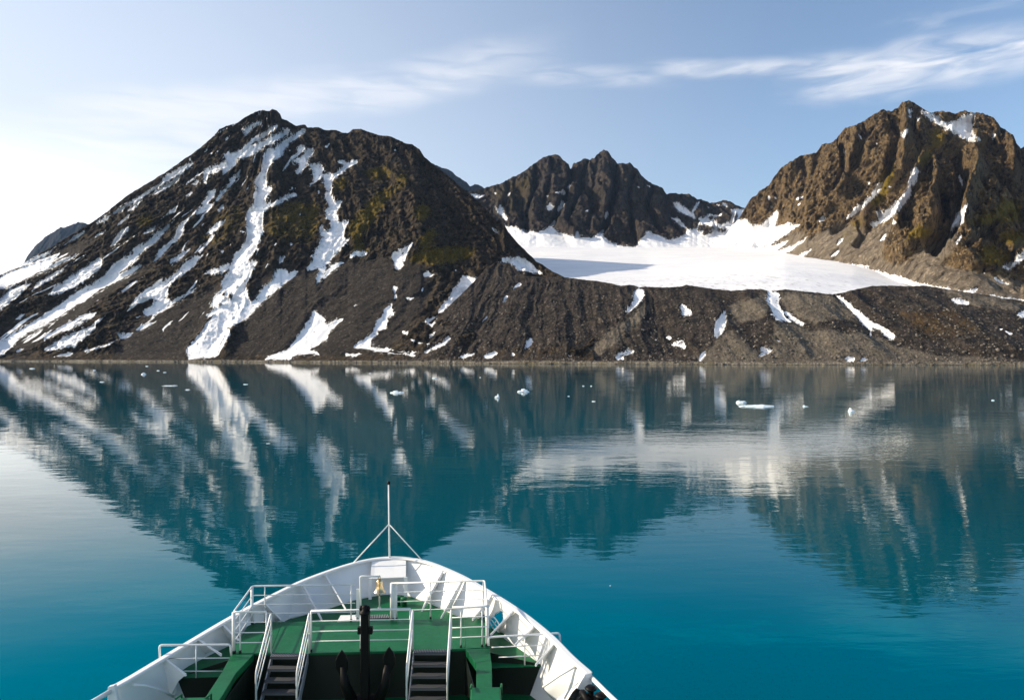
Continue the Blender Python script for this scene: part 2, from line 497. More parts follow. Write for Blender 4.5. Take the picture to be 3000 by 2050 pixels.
# --------------------------------------------------------------- left mountain
snow_l = Mask()
for p in (
    C1((1415, 140), (1430, 150), (1420, 165), (1405, 160)),
    C1((1335, 235), (1400, 205), (1435, 198), (1425, 215), (1370, 245), (1340, 280), (1335, 265), (1345, 245), (1310, 248)),
    C1((1515, 215), (1522, 226), (1470, 268), (1430, 292), (1390, 308), (1350, 343), (1328, 347), (1390, 288), (1440, 260)),
    C1((1590, 245), (1560, 275), (1500, 312), (1440, 338), (1380, 382), (1330, 397), (1290, 405), (1250, 432), (1238, 405), (1222, 375), (1290, 362), (1340, 342), (1400, 322), (1480, 288), (1550, 250), (1545, 230)),
    C1((1660, 235), (1680, 240), (1660, 265), (1600, 310), (1555, 350), (1550, 385), (1500, 410), (1475, 440), (1460, 480), (1458, 550), (1490, 560), (1475, 590), (1445, 630), (1460, 650), (1500, 640), (1440, 700), (1435, 780), (1445, 800), (1410, 870), (1400, 900), (1360, 960), (1405, 965), (1370, 1040), (1345, 1090), (1355, 1160), (1375, 1185), (1415, 1150), (1450, 1100), (1490, 1070), (1510, 1010), (1565, 1005), (1575, 1030), (1640, 1010), (1615, 1045), (1560, 1080), (1500, 1130), (1440, 1180), (1395, 1230), (1340, 1280), (1290, 1310), (1245, 1325), (1265, 1350), (1240, 1390), (1215, 1430), (1195, 1475), (1150, 1490), (1030, 1498), (1020, 1440), (1060, 1400), (1110, 1340), (1130, 1300), (1180, 1250), (1140, 1270), (1125, 1260), (1150, 1240), (1185, 1215), (1155, 1210), (1165, 1165), (1215, 1110), (1215, 1075), (1250, 1030), (1255, 1000), (1210, 1040), (1220, 1015), (1190, 1028), (1110, 1035), (1155, 1010), (1225, 990), (1270, 970), (1285, 925), (1330, 880), (1350, 830), (1350, 690), (1390, 670), (1395, 600), (1410, 575), (1395, 530), (1405, 510), (1430, 470), (1440, 400), (1460, 350), (1500, 345), (1530, 320), (1600, 280)),
    C1((1445, 660), (1500, 640), (1560, 605), (1610, 590), (1632, 600), (1570, 625), (1510, 655), (1470, 675)),
    C1((1625, 340), (1650, 330), (1680, 345), (1640, 380), (1590, 410), (1560, 460), (1540, 475), (1575, 420), (1600, 390), (1630, 370)),
    C1((1710, 345), (1720, 370), (1690, 400), (1670, 450), (1630, 490), (1620, 480), (1640, 430), (1600, 415), (1640, 395), (1680, 360)),
    C1((1690, 430), (1750, 425), (1770, 460), (1755, 500), (1720, 525), (1710, 470)),
    C1((1760, 488), (1768, 495), (1715, 540), (1690, 562), (1700, 540)),
    C2((85, 490), (130, 480), (150, 500), (135, 540), (130, 580), (150, 640), (190, 630), (165, 690), (170, 745), (230, 740), (205, 790), (200, 835), (232, 845), (190, 890), (140, 940), (105, 985), (90, 1040), (55, 1090), (50, 1060), (70, 1000), (0, 1015), (-5, 1000), (40, 950), (20, 940), (65, 880), (75, 840), (65, 780), (85, 760), (85, 800), (105, 805), (130, 780), (130, 740), (105, 730), (100, 690), (120, 660), (95, 610), (105, 580), (90, 530)),
    C2((270, 405), (278, 422), (225, 450), (190, 480), (150, 510), (140, 495), (180, 460), (205, 440), (160, 420), (195, 405), (210, 420)),
    C2((210, 965), (180, 985), (130, 1020), (120, 1035), (90, 1060), (80, 1050), (130, 990), (160, 975)),
    C2((235, 930), (260, 905), (300, 912), (337, 918), (320, 935), (280, 938), (230, 947)),
    C2((580, 858), (575, 880), (550, 910), (535, 960), (520, 965), (525, 985), (500, 1010), (475, 1000), (480, 980), (465, 940), (470, 910), (510, 905), (545, 880)),
    C2((633, 1030), (660, 1020), (702, 1032), (680, 1044), (640, 1044)),
    C1((1720, 1230), (1760, 1260), (1790, 1290), (1785, 1310), (1868, 1275), (1880, 1280), (1800, 1350), (1790, 1380), (1740, 1420), (1700, 1440), (1690, 1455), (1740, 1460), (1750, 1475), (1690, 1470), (1600, 1480), (1590, 1500), (1450, 1500), (1480, 1475), (1540, 1455), (1580, 1440), (1620, 1390), (1650, 1340), (1690, 1280)),
    C2((465, 1190), (460, 1210), (475, 1255), (440, 1270), (430, 1310), (440, 1330), (380, 1340), (390, 1360), (350, 1400), (345, 1430), (440, 1440), (500, 1460), (600, 1460), (640, 1466), (790, 1473), (700, 1482), (560, 1478), (470, 1465), (380, 1452), (255, 1432), (265, 1415), (310, 1395), (320, 1375), (350, 1370), (370, 1320), (385, 1285), (415, 1270), (420, 1220)),
    C2((468, 1098), (497, 1105), (485, 1130), (492, 1165), (478, 1175), (480, 1140)),
    C2((538, 1160), (592, 1163), (565, 1177), (545, 1177)),
    C2((850, 1038), (905, 1050), (915, 1060), (952, 1043), (930, 1070), (880, 1110), (820, 1170), (815, 1190), (770, 1220), (740, 1242), (710, 1242), (745, 1195), (770, 1175), (790, 1130), (830, 1080)),
    C2((660, 1280), (720, 1265), (700, 1290), (680, 1325), (650, 1295), (625, 1300)),
    C2((668, 1362), (717, 1338), (722, 1347), (690, 1372), (670, 1385)),
    C2((775, 1368), (787, 1385), (750, 1417), (700, 1442), (650, 1467), (638, 1458), (700, 1423), (740, 1408), (760, 1380)),
    C2((828, 1480), (917, 1463), (910, 1477), (850, 1492), (833, 1490)), C2((965, 1478), (1030, 1456), (1042, 1465), (1010, 1492), (975, 1494)),
    C2((205, 1468), (300, 1468), (260, 1482), (210, 1482)),
    C2((1065, 945), (1150, 940), (1200, 955), (1240, 985), (1265, 1015), (1300, 1030), (1260, 1030), (1200, 1022), (1150, 1010), (1130, 985), (1100, 970), (1020, 967), (1070, 962)),
    C2((1008, 773), (1047, 800), (1047, 817), (1018, 790)),
    C1((1115, 465), (1160, 445), (1215, 425), (1250, 425), (1290, 405), (1300, 420), (1245, 475), (1220, 490), (1215, 450), (1180, 475), (1140, 490), (1130, 520), (1130, 550), (1110, 520), (1120, 490)),
    C1((1320, 460), (1310, 490), (1270, 540), (1240, 570), (1195, 630), (1178, 637), (1200, 590), (1240, 560), (1260, 530), (1250, 525)),
    C1((1185, 570), (1175, 600), (1140, 640), (1165, 655), (1110, 700), (1070, 710), (1080, 690), (1110, 660), (1110, 640), (1140, 600), (1135, 585)),
    C1((1178, 697), (1220, 653), (1224, 672), (1195, 692)),
    C1((1058, 418), (1052, 442), (1000, 478), (950, 503), (900, 533), (860, 562), (800, 602), (740, 637), (690, 667), (640, 697), (610, 707), (640, 678), (700, 648), (760, 608), (820, 573), (880, 533), (905, 493), (960, 468), (1010, 438)),
    C1((985, 498), (975, 522), (920, 557), (870, 587), (828, 602), (850, 578), (900, 548), (950, 518)),
    C1((772, 628), (765, 647), (720, 682), (698, 687), (740, 648)),
    C1((1142, 338), (1130, 360), (1108, 372)), C1((1167, 363), (1152, 387), (1148, 375)), C1((1045, 395), (1040, 410), (1028, 405)), C1((1250, 285), (1245, 305), (1230, 300), (1240, 285)),
    C1((612, 703), (590, 732), (530, 757), (518, 757), (570, 723)),
    C1((712, 703), (700, 732), (650, 762), (618, 782), (670, 738)),
    C1((705, 768), (700, 792), (665, 832), (630, 872), (603, 882), (620, 848), (650, 808)),
    C1((460, 793), (467, 805), (420, 837), (370, 862), (312, 897), (380, 848), (420, 818)),
    C1((582, 793), (560, 817), (513, 837), (540, 813)),
    C1((860, 766), (840, 797), (800, 812), (783, 810), (815, 783)),
    C1((930, 753), (925, 777), (880, 822), (850, 862), (800, 892), (760, 932), (745, 962), (700, 992), (660, 1020), (650, 1032), (700, 1012), (780, 973), (770, 992), (700, 1042), (620, 1082), (540, 1122), (470, 1172), (400, 1212), (330, 1262), (250, 1312), (180, 1342), (110, 1382), (60, 1432), (20, 1477), (0, 1480), (-60, 1480), (-60, 1440), (0, 1398), (60, 1368), (140, 1318), (220, 1268), (300, 1218), (370, 1168), (430, 1128), (500, 1088), (560, 1048), (600, 1008), (640, 958), (690, 938), (725, 928), (740, 888), (790, 868), (850, 813), (900, 778)),
    C1((545, 940), (560, 965), (550, 1000), (490, 1050), (420, 1100), (330, 1140), (255, 1147), (300, 1110), (360, 1060), (420, 1020), (490, 975)),
    C1((330, 915), (325, 935), (280, 970), (230, 1010), (180, 1040), (120, 1070), (50, 1095), (0, 1117), (-200, 1230), (-200, 1150), (0, 1050), (60, 1020), (150, 985), (230, 950), (290, 930)),
    C1((300, 898), (250, 935), (170, 970), (90, 1000), (0, 1035), (-100, 1090), (-100, 1075), (0, 1022), (120, 975), (220, 930)),
    C1((425, 918), (400, 947), (330, 977), (250, 1012), (200, 1037), (260, 988), (340, 953)),
    C1((362, 998), (340, 1017), (280, 1062), (220, 1092), (168, 1132), (200, 1088), (260, 1048), (300, 1023)),
    C1((175, 1083), (140, 1112), (90, 1162), (60, 1182), (20, 1212), (0, 1227), (-60, 1260), (-60, 1210), (0, 1168), (50, 1128), (110, 1098)),
    C1((142, 1248), (130, 1262), (90, 1282), (78, 1280), (110, 1258)),
    C1((1035, 728), (1005, 772), (1000, 812), (950, 862), (890, 922), (850, 962), (833, 977), (860, 928), (870, 898), (920, 868), (960, 818), (965, 788), (1000, 743)),
    C1((1060, 883), (1040, 902), (990, 947), (928, 977), (935, 953), (990, 918)),
    C1((1112, 926), (1080, 960), (1060, 990), (1010, 1030), (960, 1065), (930, 1090), (915, 1120), (915, 1165), (940, 1182), (1000, 1150), (1102, 1093), (1050, 1132), (990, 1167), (930, 1207), (880, 1242), (810, 1262), (785, 1257), (790, 1225), (830, 1210), (845, 1180), (840, 1163), (800, 1173), (698, 1217), (740, 1178), (790, 1128), (850, 1088), (920, 1058), (975, 1018), (1000, 983), (1060, 938)),
    C1((1237, 738), (1220, 762), (1170, 802), (1140, 847), (1150, 852), (1172, 825), (1150, 812), (1123, 812), (1170, 768), (1200, 748)),
    C1((977, 653), (960, 692), (935, 702), (903, 717), (940, 678)), C1((1062, 568), (1040, 602), (1008, 617)), C1((1090, 470), (1060, 500), (1085, 495)), C1((1090, 520), (1060, 530), (1045, 545), (1075, 545)),
    C1((728, 1272), (778, 1260), (760, 1275)),
    C1((842, 1295), (820, 1312), (760, 1342), (738, 1342), (780, 1308)),
    C1((638, 1350), (660, 1360), (732, 1353), (700, 1382), (650, 1392), (600, 1417), (500, 1452), (455, 1457), (540, 1428), (620, 1403), (655, 1385)),
    C1((532, 1243), (510, 1267), (440, 1302), (380, 1342), (330, 1352), (260, 1387), (238, 1402), (250, 1368), (300, 1338), (370, 1298), (450, 1258)),
    C1((522, 1313), (520, 1337), (470, 1372), (430, 1402), (410, 1432), (330, 1442), (235, 1452), (300, 1408), (380, 1368), (440, 1338)),
    C1((370, 1468), (402, 1466), (380, 1482), (285, 1487)), C1((470, 1430), (490, 1455), (455, 1460)), C1((110, 1440), (130, 1442), (100, 1462), (85, 1460)),
    C1((1530, 943), (1562, 933), (1545, 967), (1528, 977)), C1((1500, 868), (1520, 862), (1505, 882)), C1((1193, 898), (1228, 905), (1220, 917)), C1((1802, 318), (1790, 342), (1778, 342)),
    C1((1600, 555), (1605, 570), (1585, 575)), C1((1645, 690), (1640, 710), (1632, 712)), C1((1310, 795), (1340, 800), (1330, 810)), C1((1590, 860), (1605, 870), (1590, 880)),
    C2((125, 320), (110, 335), (92, 342), (105, 330)), C2((505, 338), (490, 355), (462, 360), (480, 350)), C2((60, 573), (70, 590), (58, 598)),
    C2((265, 1193), (275, 1200), (250, 1215)), C2((515, 1345), (555, 1345), (550, 1360), (530, 1360)), C2((560, 1385), (590, 1395), (585, 1410)), C2((600, 1402), (640, 1410), (610, 1415)), C2((650, 1412), (672, 1415), (660, 1425)),
    C2((640, 1100), (630, 1130), (622, 1120)), C2((800, 1010), (822, 1010), (812, 1018)),
):
    snow_l.poly(p)
for p in (   # rocks standing out of the wide snow tongue
    C1((1215, 1135), (1235, 1128), (1230, 1150), (1215, 1152)), C1((1250, 1140), (1275, 1145), (1260, 1180), (1248, 1165)), C1((1190, 1195), (1215, 1200), (1195, 1215)), C1((1225, 1160), (1240, 1165), (1225, 1172)), C1((1290, 1100), (1300, 1105), (1290, 1112)),
):
    snow_l.poly(p, 0.0)
snow_l.blur(1, 2)
moss_l = Mask()
for p in (
    C2((480, 480), (560, 490), (540, 540), (440, 560), (350, 620), (290, 690), (240, 740), (215, 800), (270, 860), (230, 960), (330, 940), (300, 830), (380, 720), (460, 600), (520, 560)),
    C2((590, 660), (670, 645), (675, 700), (640, 745), (590, 740)), C2((150, 510), (230, 500), (220, 560), (150, 600)),
    C2((540, 1000), (560, 940), (640, 890), (760, 885), (920, 885), (920, 920), (830, 960), (700, 985), (620, 970)),
    C2((300, 470), (420, 440), (480, 480), (400, 520)), C2((700, 770), (720, 790), (690, 860), (620, 880), (640, 820)),
    C2((590, 860), (660, 800), (700, 850), (640, 890)),
    C1((1480, 650), (1640, 620), (1740, 720), (1720, 860), (1560, 860), (1450, 820)), C1((1180, 720), (1330, 620), (1330, 760), (1230, 880), (1060, 860)),
    C1((760, 720), (860, 700), (820, 760), (740, 770)), C2((-30, 700), (60, 620), (70, 800), (10, 880)),
):
    moss_l.poly(p)
moss_l.poly(C1((1480, 650), (1640, 620), (1740, 720), (1720, 860), (1560, 860), (1450, 820)), 0.55)
moss_l.poly(C1((1180, 720), (1330, 620), (1330, 760), (1230, 880), (1060, 860)), 0.45)
moss_l.blur(12, 2)
scree_l = Mask()
for p in (
    C1((1400, 1040), (1490, 1000), (1530, 960), (1600, 1000), (1700, 980), (1868, 940), (2050, 930), (2300, 960), (2400, 1080), (2300, 1250), (2150, 1440), (1900, 1480), (1300, 1480), (1250, 1420), (1300, 1330)),
    C1((700, 1330), (840, 1220), (1000, 1180), (1150, 1080), (1220, 1090), (1130, 1300), (1020, 1430), (1020, 1500), (600, 1500)),
    C1((0, 1320), (200, 1250), (420, 1100), (640, 1040), (800, 960), (860, 980), (640, 1110), (350, 1330), (100, 1480), (0, 1440)),
    C1((0, 1030), (300, 900), (420, 850), (560, 820), (420, 940), (150, 1090), (0, 1180)),
):
    scree_l.poly(p, 0.85)
scree_l.blur(10, 2)
crest_l = C1((-720, 1500), (-420, 1310), (-200, 1140), (0, 1035), (130, 972), (270, 890), (480, 765), (600, 680), (700, 600), (800, 540), (900, 480), (1000, 410), (1100, 340), (1180, 265), (1200, 240), (1260, 215), (1300, 205), (1350, 170), (1400, 145), (1440, 135), (1475, 140), (1490, 130), (1515, 140), (1535, 160), (1540, 180), (1580, 200), (1620, 220), (1670, 215)) + C2((0, 230), (60, 232), (100, 245), (150, 245), (220, 265), (250, 240), (295, 240), (350, 260), (400, 275), (450, 278), (490, 295), (530, 315), (580, 325), (620, 355), (640, 390), (700, 440), (740, 470), (790, 510), (840, 555), (880, 590), (930, 630), (990, 690), (1030, 735), (1080, 765), (1100, 800), (1150, 860), (1200, 910), (1250, 960), (1330, 1010), (1400, 1045), (1500, 1090), (1600, 1110))
guides_l = [DD((595, 250), (430, 370), (210, 500), (0, 615), (-240, 740)), DD((600, 265), (520, 400), (390, 520), (230, 650), (20, 790), (-60, 830)),
            DD((606, 275), (590, 400), (575, 500), (545, 600), (500, 700), (440, 815)), DD((640, 285), (690, 330), (745, 430), (765, 510), (720, 600), (660, 700), (570, 815)),
            DD((800, 295), (880, 480), (880, 560), (830, 660), (760, 740), (690, 815)), DD((920, 330), (1010, 480), (1060, 580), (1010, 680), (940, 760), (860, 820)), DD((960, 350), (1100, 490), (1230, 620), (1260, 700), (1180, 820))]


def detail_left(U, V, X, Y, Z, t):
    s = guide_coord(U, V, guides_l, [220, 220, 200, 220, 200, 220])
    wob = 45 * fbm(X / 150, Y / 150, Z / 150, 4)
    talus = np.clip(scree_l.at(U, V) * 1.1, 0, 1)
    snow = snow_l.at(U, V)
    rock = (1 - 0.9 * talus)
    a = fbm((s + wob) / 130, Z / 300, 0 * Z + 1.3, 4, 0.5)
    b = fbm((s + 1.2 * wob) / 46, Z / 95, Y / 160, 4, 0.5, True)
    c = fbm(X / 38 + 0.5 * a, Y / 38, Z / 28, 5, 0.55, True)
    d = fbm(X / 10, Y / 10, Z / 8, 4, 0.6, True)
    n = 26 * a * (0.45 + 0.55 * rock) + 11.0 * b * rock + 9.5 * c * rock + 4.6 * d * (0.12 + 0.88 * rock)
    n = n + 3.4 * rock * ledges(X, Y, Z, -0.35, 13, 1.6 * a + 1.2 * c + 0.5 * d) * np.clip(0.6 + 1.2 * b, 0.1, 1)
    edge = np.clip(t / 0.08, 0, 1)
    return (n * (1 - 0.5 * snow) - 2.5 * snow) * edge


def streaks_left(U, V, X, Y, Z, t):
    s = guide_coord(U, V, guides_l, [220, 220, 200, 220, 200, 220]) + 12 * fbm(X / 70, Y / 70, Z / 70, 3)
    q = fbm(s / 15, Z / 75, 0 * Z + 2.9, 3, 0.55) + 0.5 * fbm(s / 5, Z / 22, 0 * Z + 9.9, 3, 0.6)
    where = np.interp(U, [-380, 0, 560, 760, 930, 1060], [0.62, 0.62, 0.60, 0.52, 0.30, -0.2]) * np.clip((t - 0.02) / 0.15, 0, 1)
    where = where - 0.35 * np.clip((V - 1000) / 60, 0, 1)
    fl = fbm(s / 8, Z / 14, 0 * Z + 5.5, 3, 0.6)
    return np.maximum(np.clip((q - (0.82 - where)) * 3.5, 0, 1), np.clip((fl - (1.12 - where)) * 5.0, 0, 1))


uL = np.arange(-380, 1740, 2.1)
ysL = shore_y(uL)
relief('mountain_left', uL, ysL + 13, 1.6 + 0 * uL, pl(uL, [(-400, 1080), (0, 1230), (390, 1350), (775, 1500), (1000, 1500), (1230, 1450), (1420, 1330), (1550, 1190), (1640, 1090), (1760, 1000)]),
       pl(uL, crest_l), 330, lambda t, U: 0.80 * t + 0.20 * t * t, detail_left, M_left, extra=streaks_left, masks={'snow': snow_l, 'halo': snow_l.wide(8), 'moss': moss_l, 'scree': scree_l}, back=600, jag=3.5)[0]['kind'] = 'structure'

# --------------------------------------------------------------- central peaks
snow_c = Mask()
base_c = C2((700, 700), (1090, 770), (1130, 775), (1200, 800), (1260, 805), (1320, 780), (1350, 740), (1362, 745), (1340, 775), (1365, 800), (1420, 820), (1460, 835), (1480, 795), (1492, 830), (1530, 835), (1560, 835), (1600, 810), (1630, 780), (1612, 820), (1650, 855), (1700, 870)) + C4((0, 575), (70, 588), (160, 590), (200, 540), (210, 515), (240, 510), (245, 475), (300, 490), (370, 515), (400, 540), (460, 535), (500, 515), (555, 490), (562, 455), (600, 460), (635, 450), (650, 415), (655, 400), (690, 405), (900, 300), (1000, 300), (1090, 330), (1400, 500))
snow_c.poly(base_c + [(2700, 1000), (1200, 1000)])
for p in (
    C4((640, 460), (655, 420), (690, 415), (720, 420), (790, 440), (770, 465), (745, 495), (710, 500), (680, 490), (690, 465), (650, 475)),
    C4((790, 440), (870, 450), (865, 470), (830, 483), (800, 470)), C4((760, 385), (790, 398), (792, 420), (850, 418), (890, 398), (915, 365), (920, 325), (890, 292), (842, 330), (832, 350), (790, 357), (768, 365)),
    C4((935, 345), (960, 330), (955, 380), (930, 410), (935, 450), (920, 475), (905, 465), (915, 420), (930, 390)), C4((960, 460), (985, 425), (990, 440), (970, 470)), C4((1000, 290), (1060, 240), (1090, 300), (1010, 330)),
):
    snow_c.poly(p, 0.0)
for p in (
    C4((405, 200), (450, 240), (490, 250), (540, 280), (575, 310), (610, 330), (642, 375), (600, 362), (560, 342), (500, 315), (480, 292), (455, 250)), C4((640, 250), (668, 228), (655, 257), (632, 292), (605, 332), (598, 322)),
    C4((430, 363), (490, 372), (530, 403), (562, 450), (520, 432), (480, 397)), C4((650, 370), (700, 363), (740, 333), (765, 343), (800, 348), (842, 328), (832, 347), (790, 358), (775, 364), (750, 342), (725, 372), (760, 393), (792, 400), (792, 430), (740, 432), (715, 412), (690, 417), (670, 402)),
    C4((830, 250), (870, 262), (882, 277), (850, 277)), C4((700, 265), (730, 280), (745, 300), (725, 285)), C4((790, 262), (820, 265), (810, 275)), C4((245, 105), (265, 110), (290, 133), (270, 125)), C4((175, 118), (200, 130), (180, 128)),
    C2((1020, 653), (1045, 680), (1055, 655), (1070, 670), (1075, 700), (1092, 720), (1097, 740), (1075, 727), (1050, 702)), C2((888, 588), (930, 598), (977, 603), (930, 622), (908, 607)), C2((1020, 588), (1035, 585), (1030, 598)), C2((1120, 578), (1108, 600), (1095, 612), (1098, 600)),
    C2((1308, 660), (1325, 640), (1347, 665), (1325, 687), (1312, 680)), C2((1368, 682), (1395, 633), (1410, 650), (1395, 672), (1375, 690)), C2((1343, 587), (1400, 578), (1417, 585), (1405, 607), (1400, 590)), C2((1430, 545), (1450, 548), (1425, 570)), C2((1518, 687), (1540, 680), (1532, 694)),
    C2((1640, 688), (1650, 700), (1632, 737), (1630, 715)), C2((1308, 605), (1320, 603), (1315, 614)), C2((1805, 548), (1825, 560), (1815, 562)),
):
    snow_c.poly(p)
snow_c.blur(1, 2)
scree_c = Mask().poly(C2((1580, 860), (1640, 850), (1760, 890), (1740, 900))).blur(6)
moss_c = Mask().poly(C2((1000, 580), (1150, 500), (1250, 470), (1240, 560), (1200, 660), (1120, 720), (1060, 640)), 0.6).poly(C2((1680, 690), (1760, 690), (1740, 740)), 0.7).poly(C2((1520, 560), (1590, 540), (1610, 640), (1560, 700)), 0.35).blur(8)
crest_c = C2((700, 640), (860, 570), (890, 583), (970, 563), (1050, 540), (1100, 515), (1150, 490), (1200, 460), (1240, 430), (1280, 400), (1330, 380), (1355, 378), (1380, 382), (1400, 405), (1440, 440), (1460, 425), (1490, 415), (1510, 400), (1550, 405), (1575, 390), (1600, 365), (1625, 352), (1645, 360), (1670, 395), (1700, 425), (1750, 430), (1765, 422), (1790, 450)) + C4((180, -10), (210, 40), (290, 100), (370, 130), (405, 178), (470, 172), (580, 182), (620, 200), (640, 225), (680, 222), (740, 250), (800, 245), (850, 225), (900, 240), (950, 270), (1000, 288), (1060, 300), (1200, 330), (1500, 400))


def glacier_z(u, y):
    yf = 880.0
    return 92 + (y - yf) * (208 / 1020.0) + 10 * np.exp(-((u - 2330) / 330.0) ** 2) * np.clip((y - 850) / 200, 0, 1) * np.clip((1700 - y) / 500, 0, 1) + np.interp(u, [2300, 2500, 2750, 3000], [0, -5, -20, -34]) * np.clip((1500 - y) / 400, 0, 1)


uC = np.arange(1260, 2420, 2.0)


cleft_c = Mask()
for p, wd, v_ in ((C2((1440, 445), (1450, 540), (1400, 640), (1345, 740)), 14, 1.0), (C2((1550, 410), (1510, 500), (1490, 620), (1420, 760)), 8, 0.7), (C2((1690, 430), (1690, 560), (1650, 690), (1620, 790)), 15, 1.0), (C2((1590, 410), (1570, 520), (1560, 680), (1540, 800)), 6, 0.5),
                  (C2((1250, 440), (1250, 560), (1210, 680), (1200, 780)), 9, 0.7), (C2((1340, 400), (1330, 520), (1300, 640)), 8, 0.6), (C2((1780, 470), (1760, 600), (1780, 740), (1810, 840)), 10, 0.7), (C2((1100, 540), (1090, 640), (1060, 700)), 8, 0.5), (C4((300, 140), (260, 280), (330, 400), (370, 500)), 10, 0.7), (C4((420, 300), (520, 400)), 8, 0.5)):
    cleft_c.line(p, wd, v_)
cleft_c.blur(4)


def detail_cent(U, V, X, Y, Z, t):
    wob = 40 * fbm(X / 160, Y / 160, Z / 160, 4)
    snow = snow_c.at(U, V)
    s = X + 0.18 * Z + wob
    a = fbm(s / 170, Z / 600, 0 * Z + 21.3, 3, 0.45, True)
    b = fbm(s / 70, Z / 200, Y / 300 + 3.7, 4, 0.5, True)
    c = fbm(X / 60, Y / 60, Z / 50, 5, 0.55)
    n = -62 * fbm(s / 130, Z / 800, 0 * Z + 41.3, 3, 0.5, True) + 34 * a + 34 * b + 14 * c + 9 * fbm(X / 18, Y / 18, Z / 24, 4, 0.6, True) + 8 * ledges(X, Y, Z, 0.6, 34, 1.6 * a + 1.2 * c) - 70 * cleft_c.at(U + 6 * c, V + 6 * b)
    return (n * (1 - 0.85 * snow) - 4 * snow) * np.clip((t - 0.03) / 0.22, 0, 1)


zbC = glacier_z(uC, 1830.0) - 6
relief('mountain_centre', uC, 1830 + 0 * uC, zbC, pl(uC, [(1260, 2300), (1700, 2480), (1850, 2420), (2050, 2500), (2300, 2450)]), pl(uC, crest_c), 210,
       lambda t, U: 0.40 * t + 0.95 * t * t - 0.35 * t ** 3, detail_cent, M_cent, {'snow': snow_c, 'halo': snow_c.wide(8), 'moss': moss_c, 'scree': scree_c}, back=900, jag=5.0, jag_f=0.09)[0]['kind'] = 'structure'

# --------------------------------------------------------------- right mountain
snow_r = Mask()
for p in (
    C3((1300, 135), (1350, 150), (1380, 165), (1410, 170), (1400, 190), (1440, 205), (1500, 195), (1540, 165), (1600, 155), (1590, 210), (1580, 250), (1600, 280), (1640, 302), (1580, 307), (1530, 287), (1480, 257), (1400, 217), (1340, 177)),
    C3((1237, 238), (1227, 265), (1212, 290), (1183, 265), (1210, 262), (1220, 240)), C3((1240, 128), (1258, 140), (1245, 158), (1233, 142)), C3((1275, 172), (1305, 180), (1285, 195)), C3((1230, 165), (1260, 172), (1245, 180)),
    C3((1275, 448), (1293, 470), (1280, 520), (1250, 560), (1250, 600), (1210, 650), (1170, 690), (1150, 722), (1100, 742), (1040, 777), (1022, 755), (1075, 740), (1058, 690), (1100, 695), (1140, 660), (1200, 610), (1235, 560), (1245, 510), (1250, 468)),
    C3((1097, 528), (1085, 572), (1050, 612), (1000, 657), (960, 692), (925, 717), (878, 747), (930, 688), (938, 670), (990, 648), (1030, 598), (1060, 548)),
    C3((743, 737), (770, 713), (787, 725), (750, 757)), C3((618, 620), (662, 605), (655, 622), (625, 627)), C3((650, 638), (643, 652), (623, 672), (636, 650)), C3((957, 258), (975, 280), (985, 300), (972, 292)), C3((875, 340), (890, 365), (888, 385)), C3((1008, 530), (1025, 528), (1020, 545)), C3((1055, 312), (1070, 318), (1058, 324)),
    C3((1562, 635), (1547, 690), (1537, 752), (1500, 772), (1467, 802), (1480, 750), (1510, 700)), C3((1530, 813), (1522, 840), (1495, 882), (1500, 850)), C3((1510, 480), (1535, 520), (1530, 560), (1520, 530)),
    C3((1868, 903), (1990, 850), (1990, 900), (1868, 952), (1820, 982), (1780, 1012), (1748, 990), (1820, 960), (1830, 928)), C3((1480, 380), (1492, 370), (1485, 388)), C3((1700, 262), (1715, 268), (1705, 290), (1690, 285)), C3((465, 600), (478, 610), (468, 640)), C3((478, 660), (492, 665), (488, 682)), C3((500, 610), (520, 608), (510, 622)),
    C3((882, 833), (870, 857), (838, 882), (855, 848)), C3((1117, 808), (1110, 837), (1078, 857), (1090, 833)), C3((1145, 743), (1182, 743), (1150, 760)), C3((1150, 805), (1165, 800), (1150, 818)), C3((1125, 555), (1150, 558), (1130, 565)),
    C3((100, 780), (290, 740), (345, 730), (380, 770), (430, 762), (470, 730), (512, 688), (524, 700), (520, 720), (500, 780), (545, 765), (592, 748), (600, 765), (645, 762), (560, 818), (488, 867), (460, 960), (300, 980), (100, 980)),
    C3((440, 880), (490, 880), (540, 862), (582, 850), (540, 885), (495, 912), (600, 880), (640, 855), (690, 822), (660, 858), (620, 882), (580, 912), (515, 942), (600, 955), (655, 920), (722, 888), (680, 920), (638, 957), (665, 962), (680, 987), (732, 953), (742, 975), (740, 990), (860, 960), (850, 980), (940, 982), (1035, 988), (980, 998), (1040, 1012), (1100, 1027), (1200, 1052), (1300, 1082), (1400, 1105), (1868, 1175), (1868, 1300), (100, 1300), (100, 880)),
    C3((860, 900), (850, 920), (805, 945), (830, 915)), C3((1690, 1040), (1750, 1070), (1800, 1095), (1740, 1085)), C3((1640, 1022), (1660, 1028), (1645, 1035)), C3((1560, 1128), (1620, 1110), (1600, 1130)),
):
    snow_r.poly(p)
snow_r.blur(1, 2)
moss_r = Mask()
for p in (
    C3((1240, 790), (1300, 770), (1370, 785), (1350, 830), (1260, 840), (1220, 860)), C3((1300, 380), (1350, 350), (1380, 380), (1330, 440), (1290, 470)), C3((1560, 760), (1600, 720), (1720, 680), (1760, 620), (1850, 640), (1868, 740), (1740, 760)),
    C3((1620, 890), (1680, 870), (1800, 920), (1790, 990), (1650, 980)), C3((1700, 440), (1760, 440), (1740, 480), (1690, 480)), C3((1100, 470), (1180, 430), (1150, 520), (1090, 640), (1000, 680), (1060, 560)), C3((1380, 240), (1440, 260), (1420, 330), (1340, 340)), C3((860, 800), (990, 720), (960, 860), (870, 900)), C3((1720, 800), (1868, 790), (1868, 880), (1760, 870)),
):
    moss_r.poly(p, 1.0)
moss_r.blur(11)
scree_r = Mask()
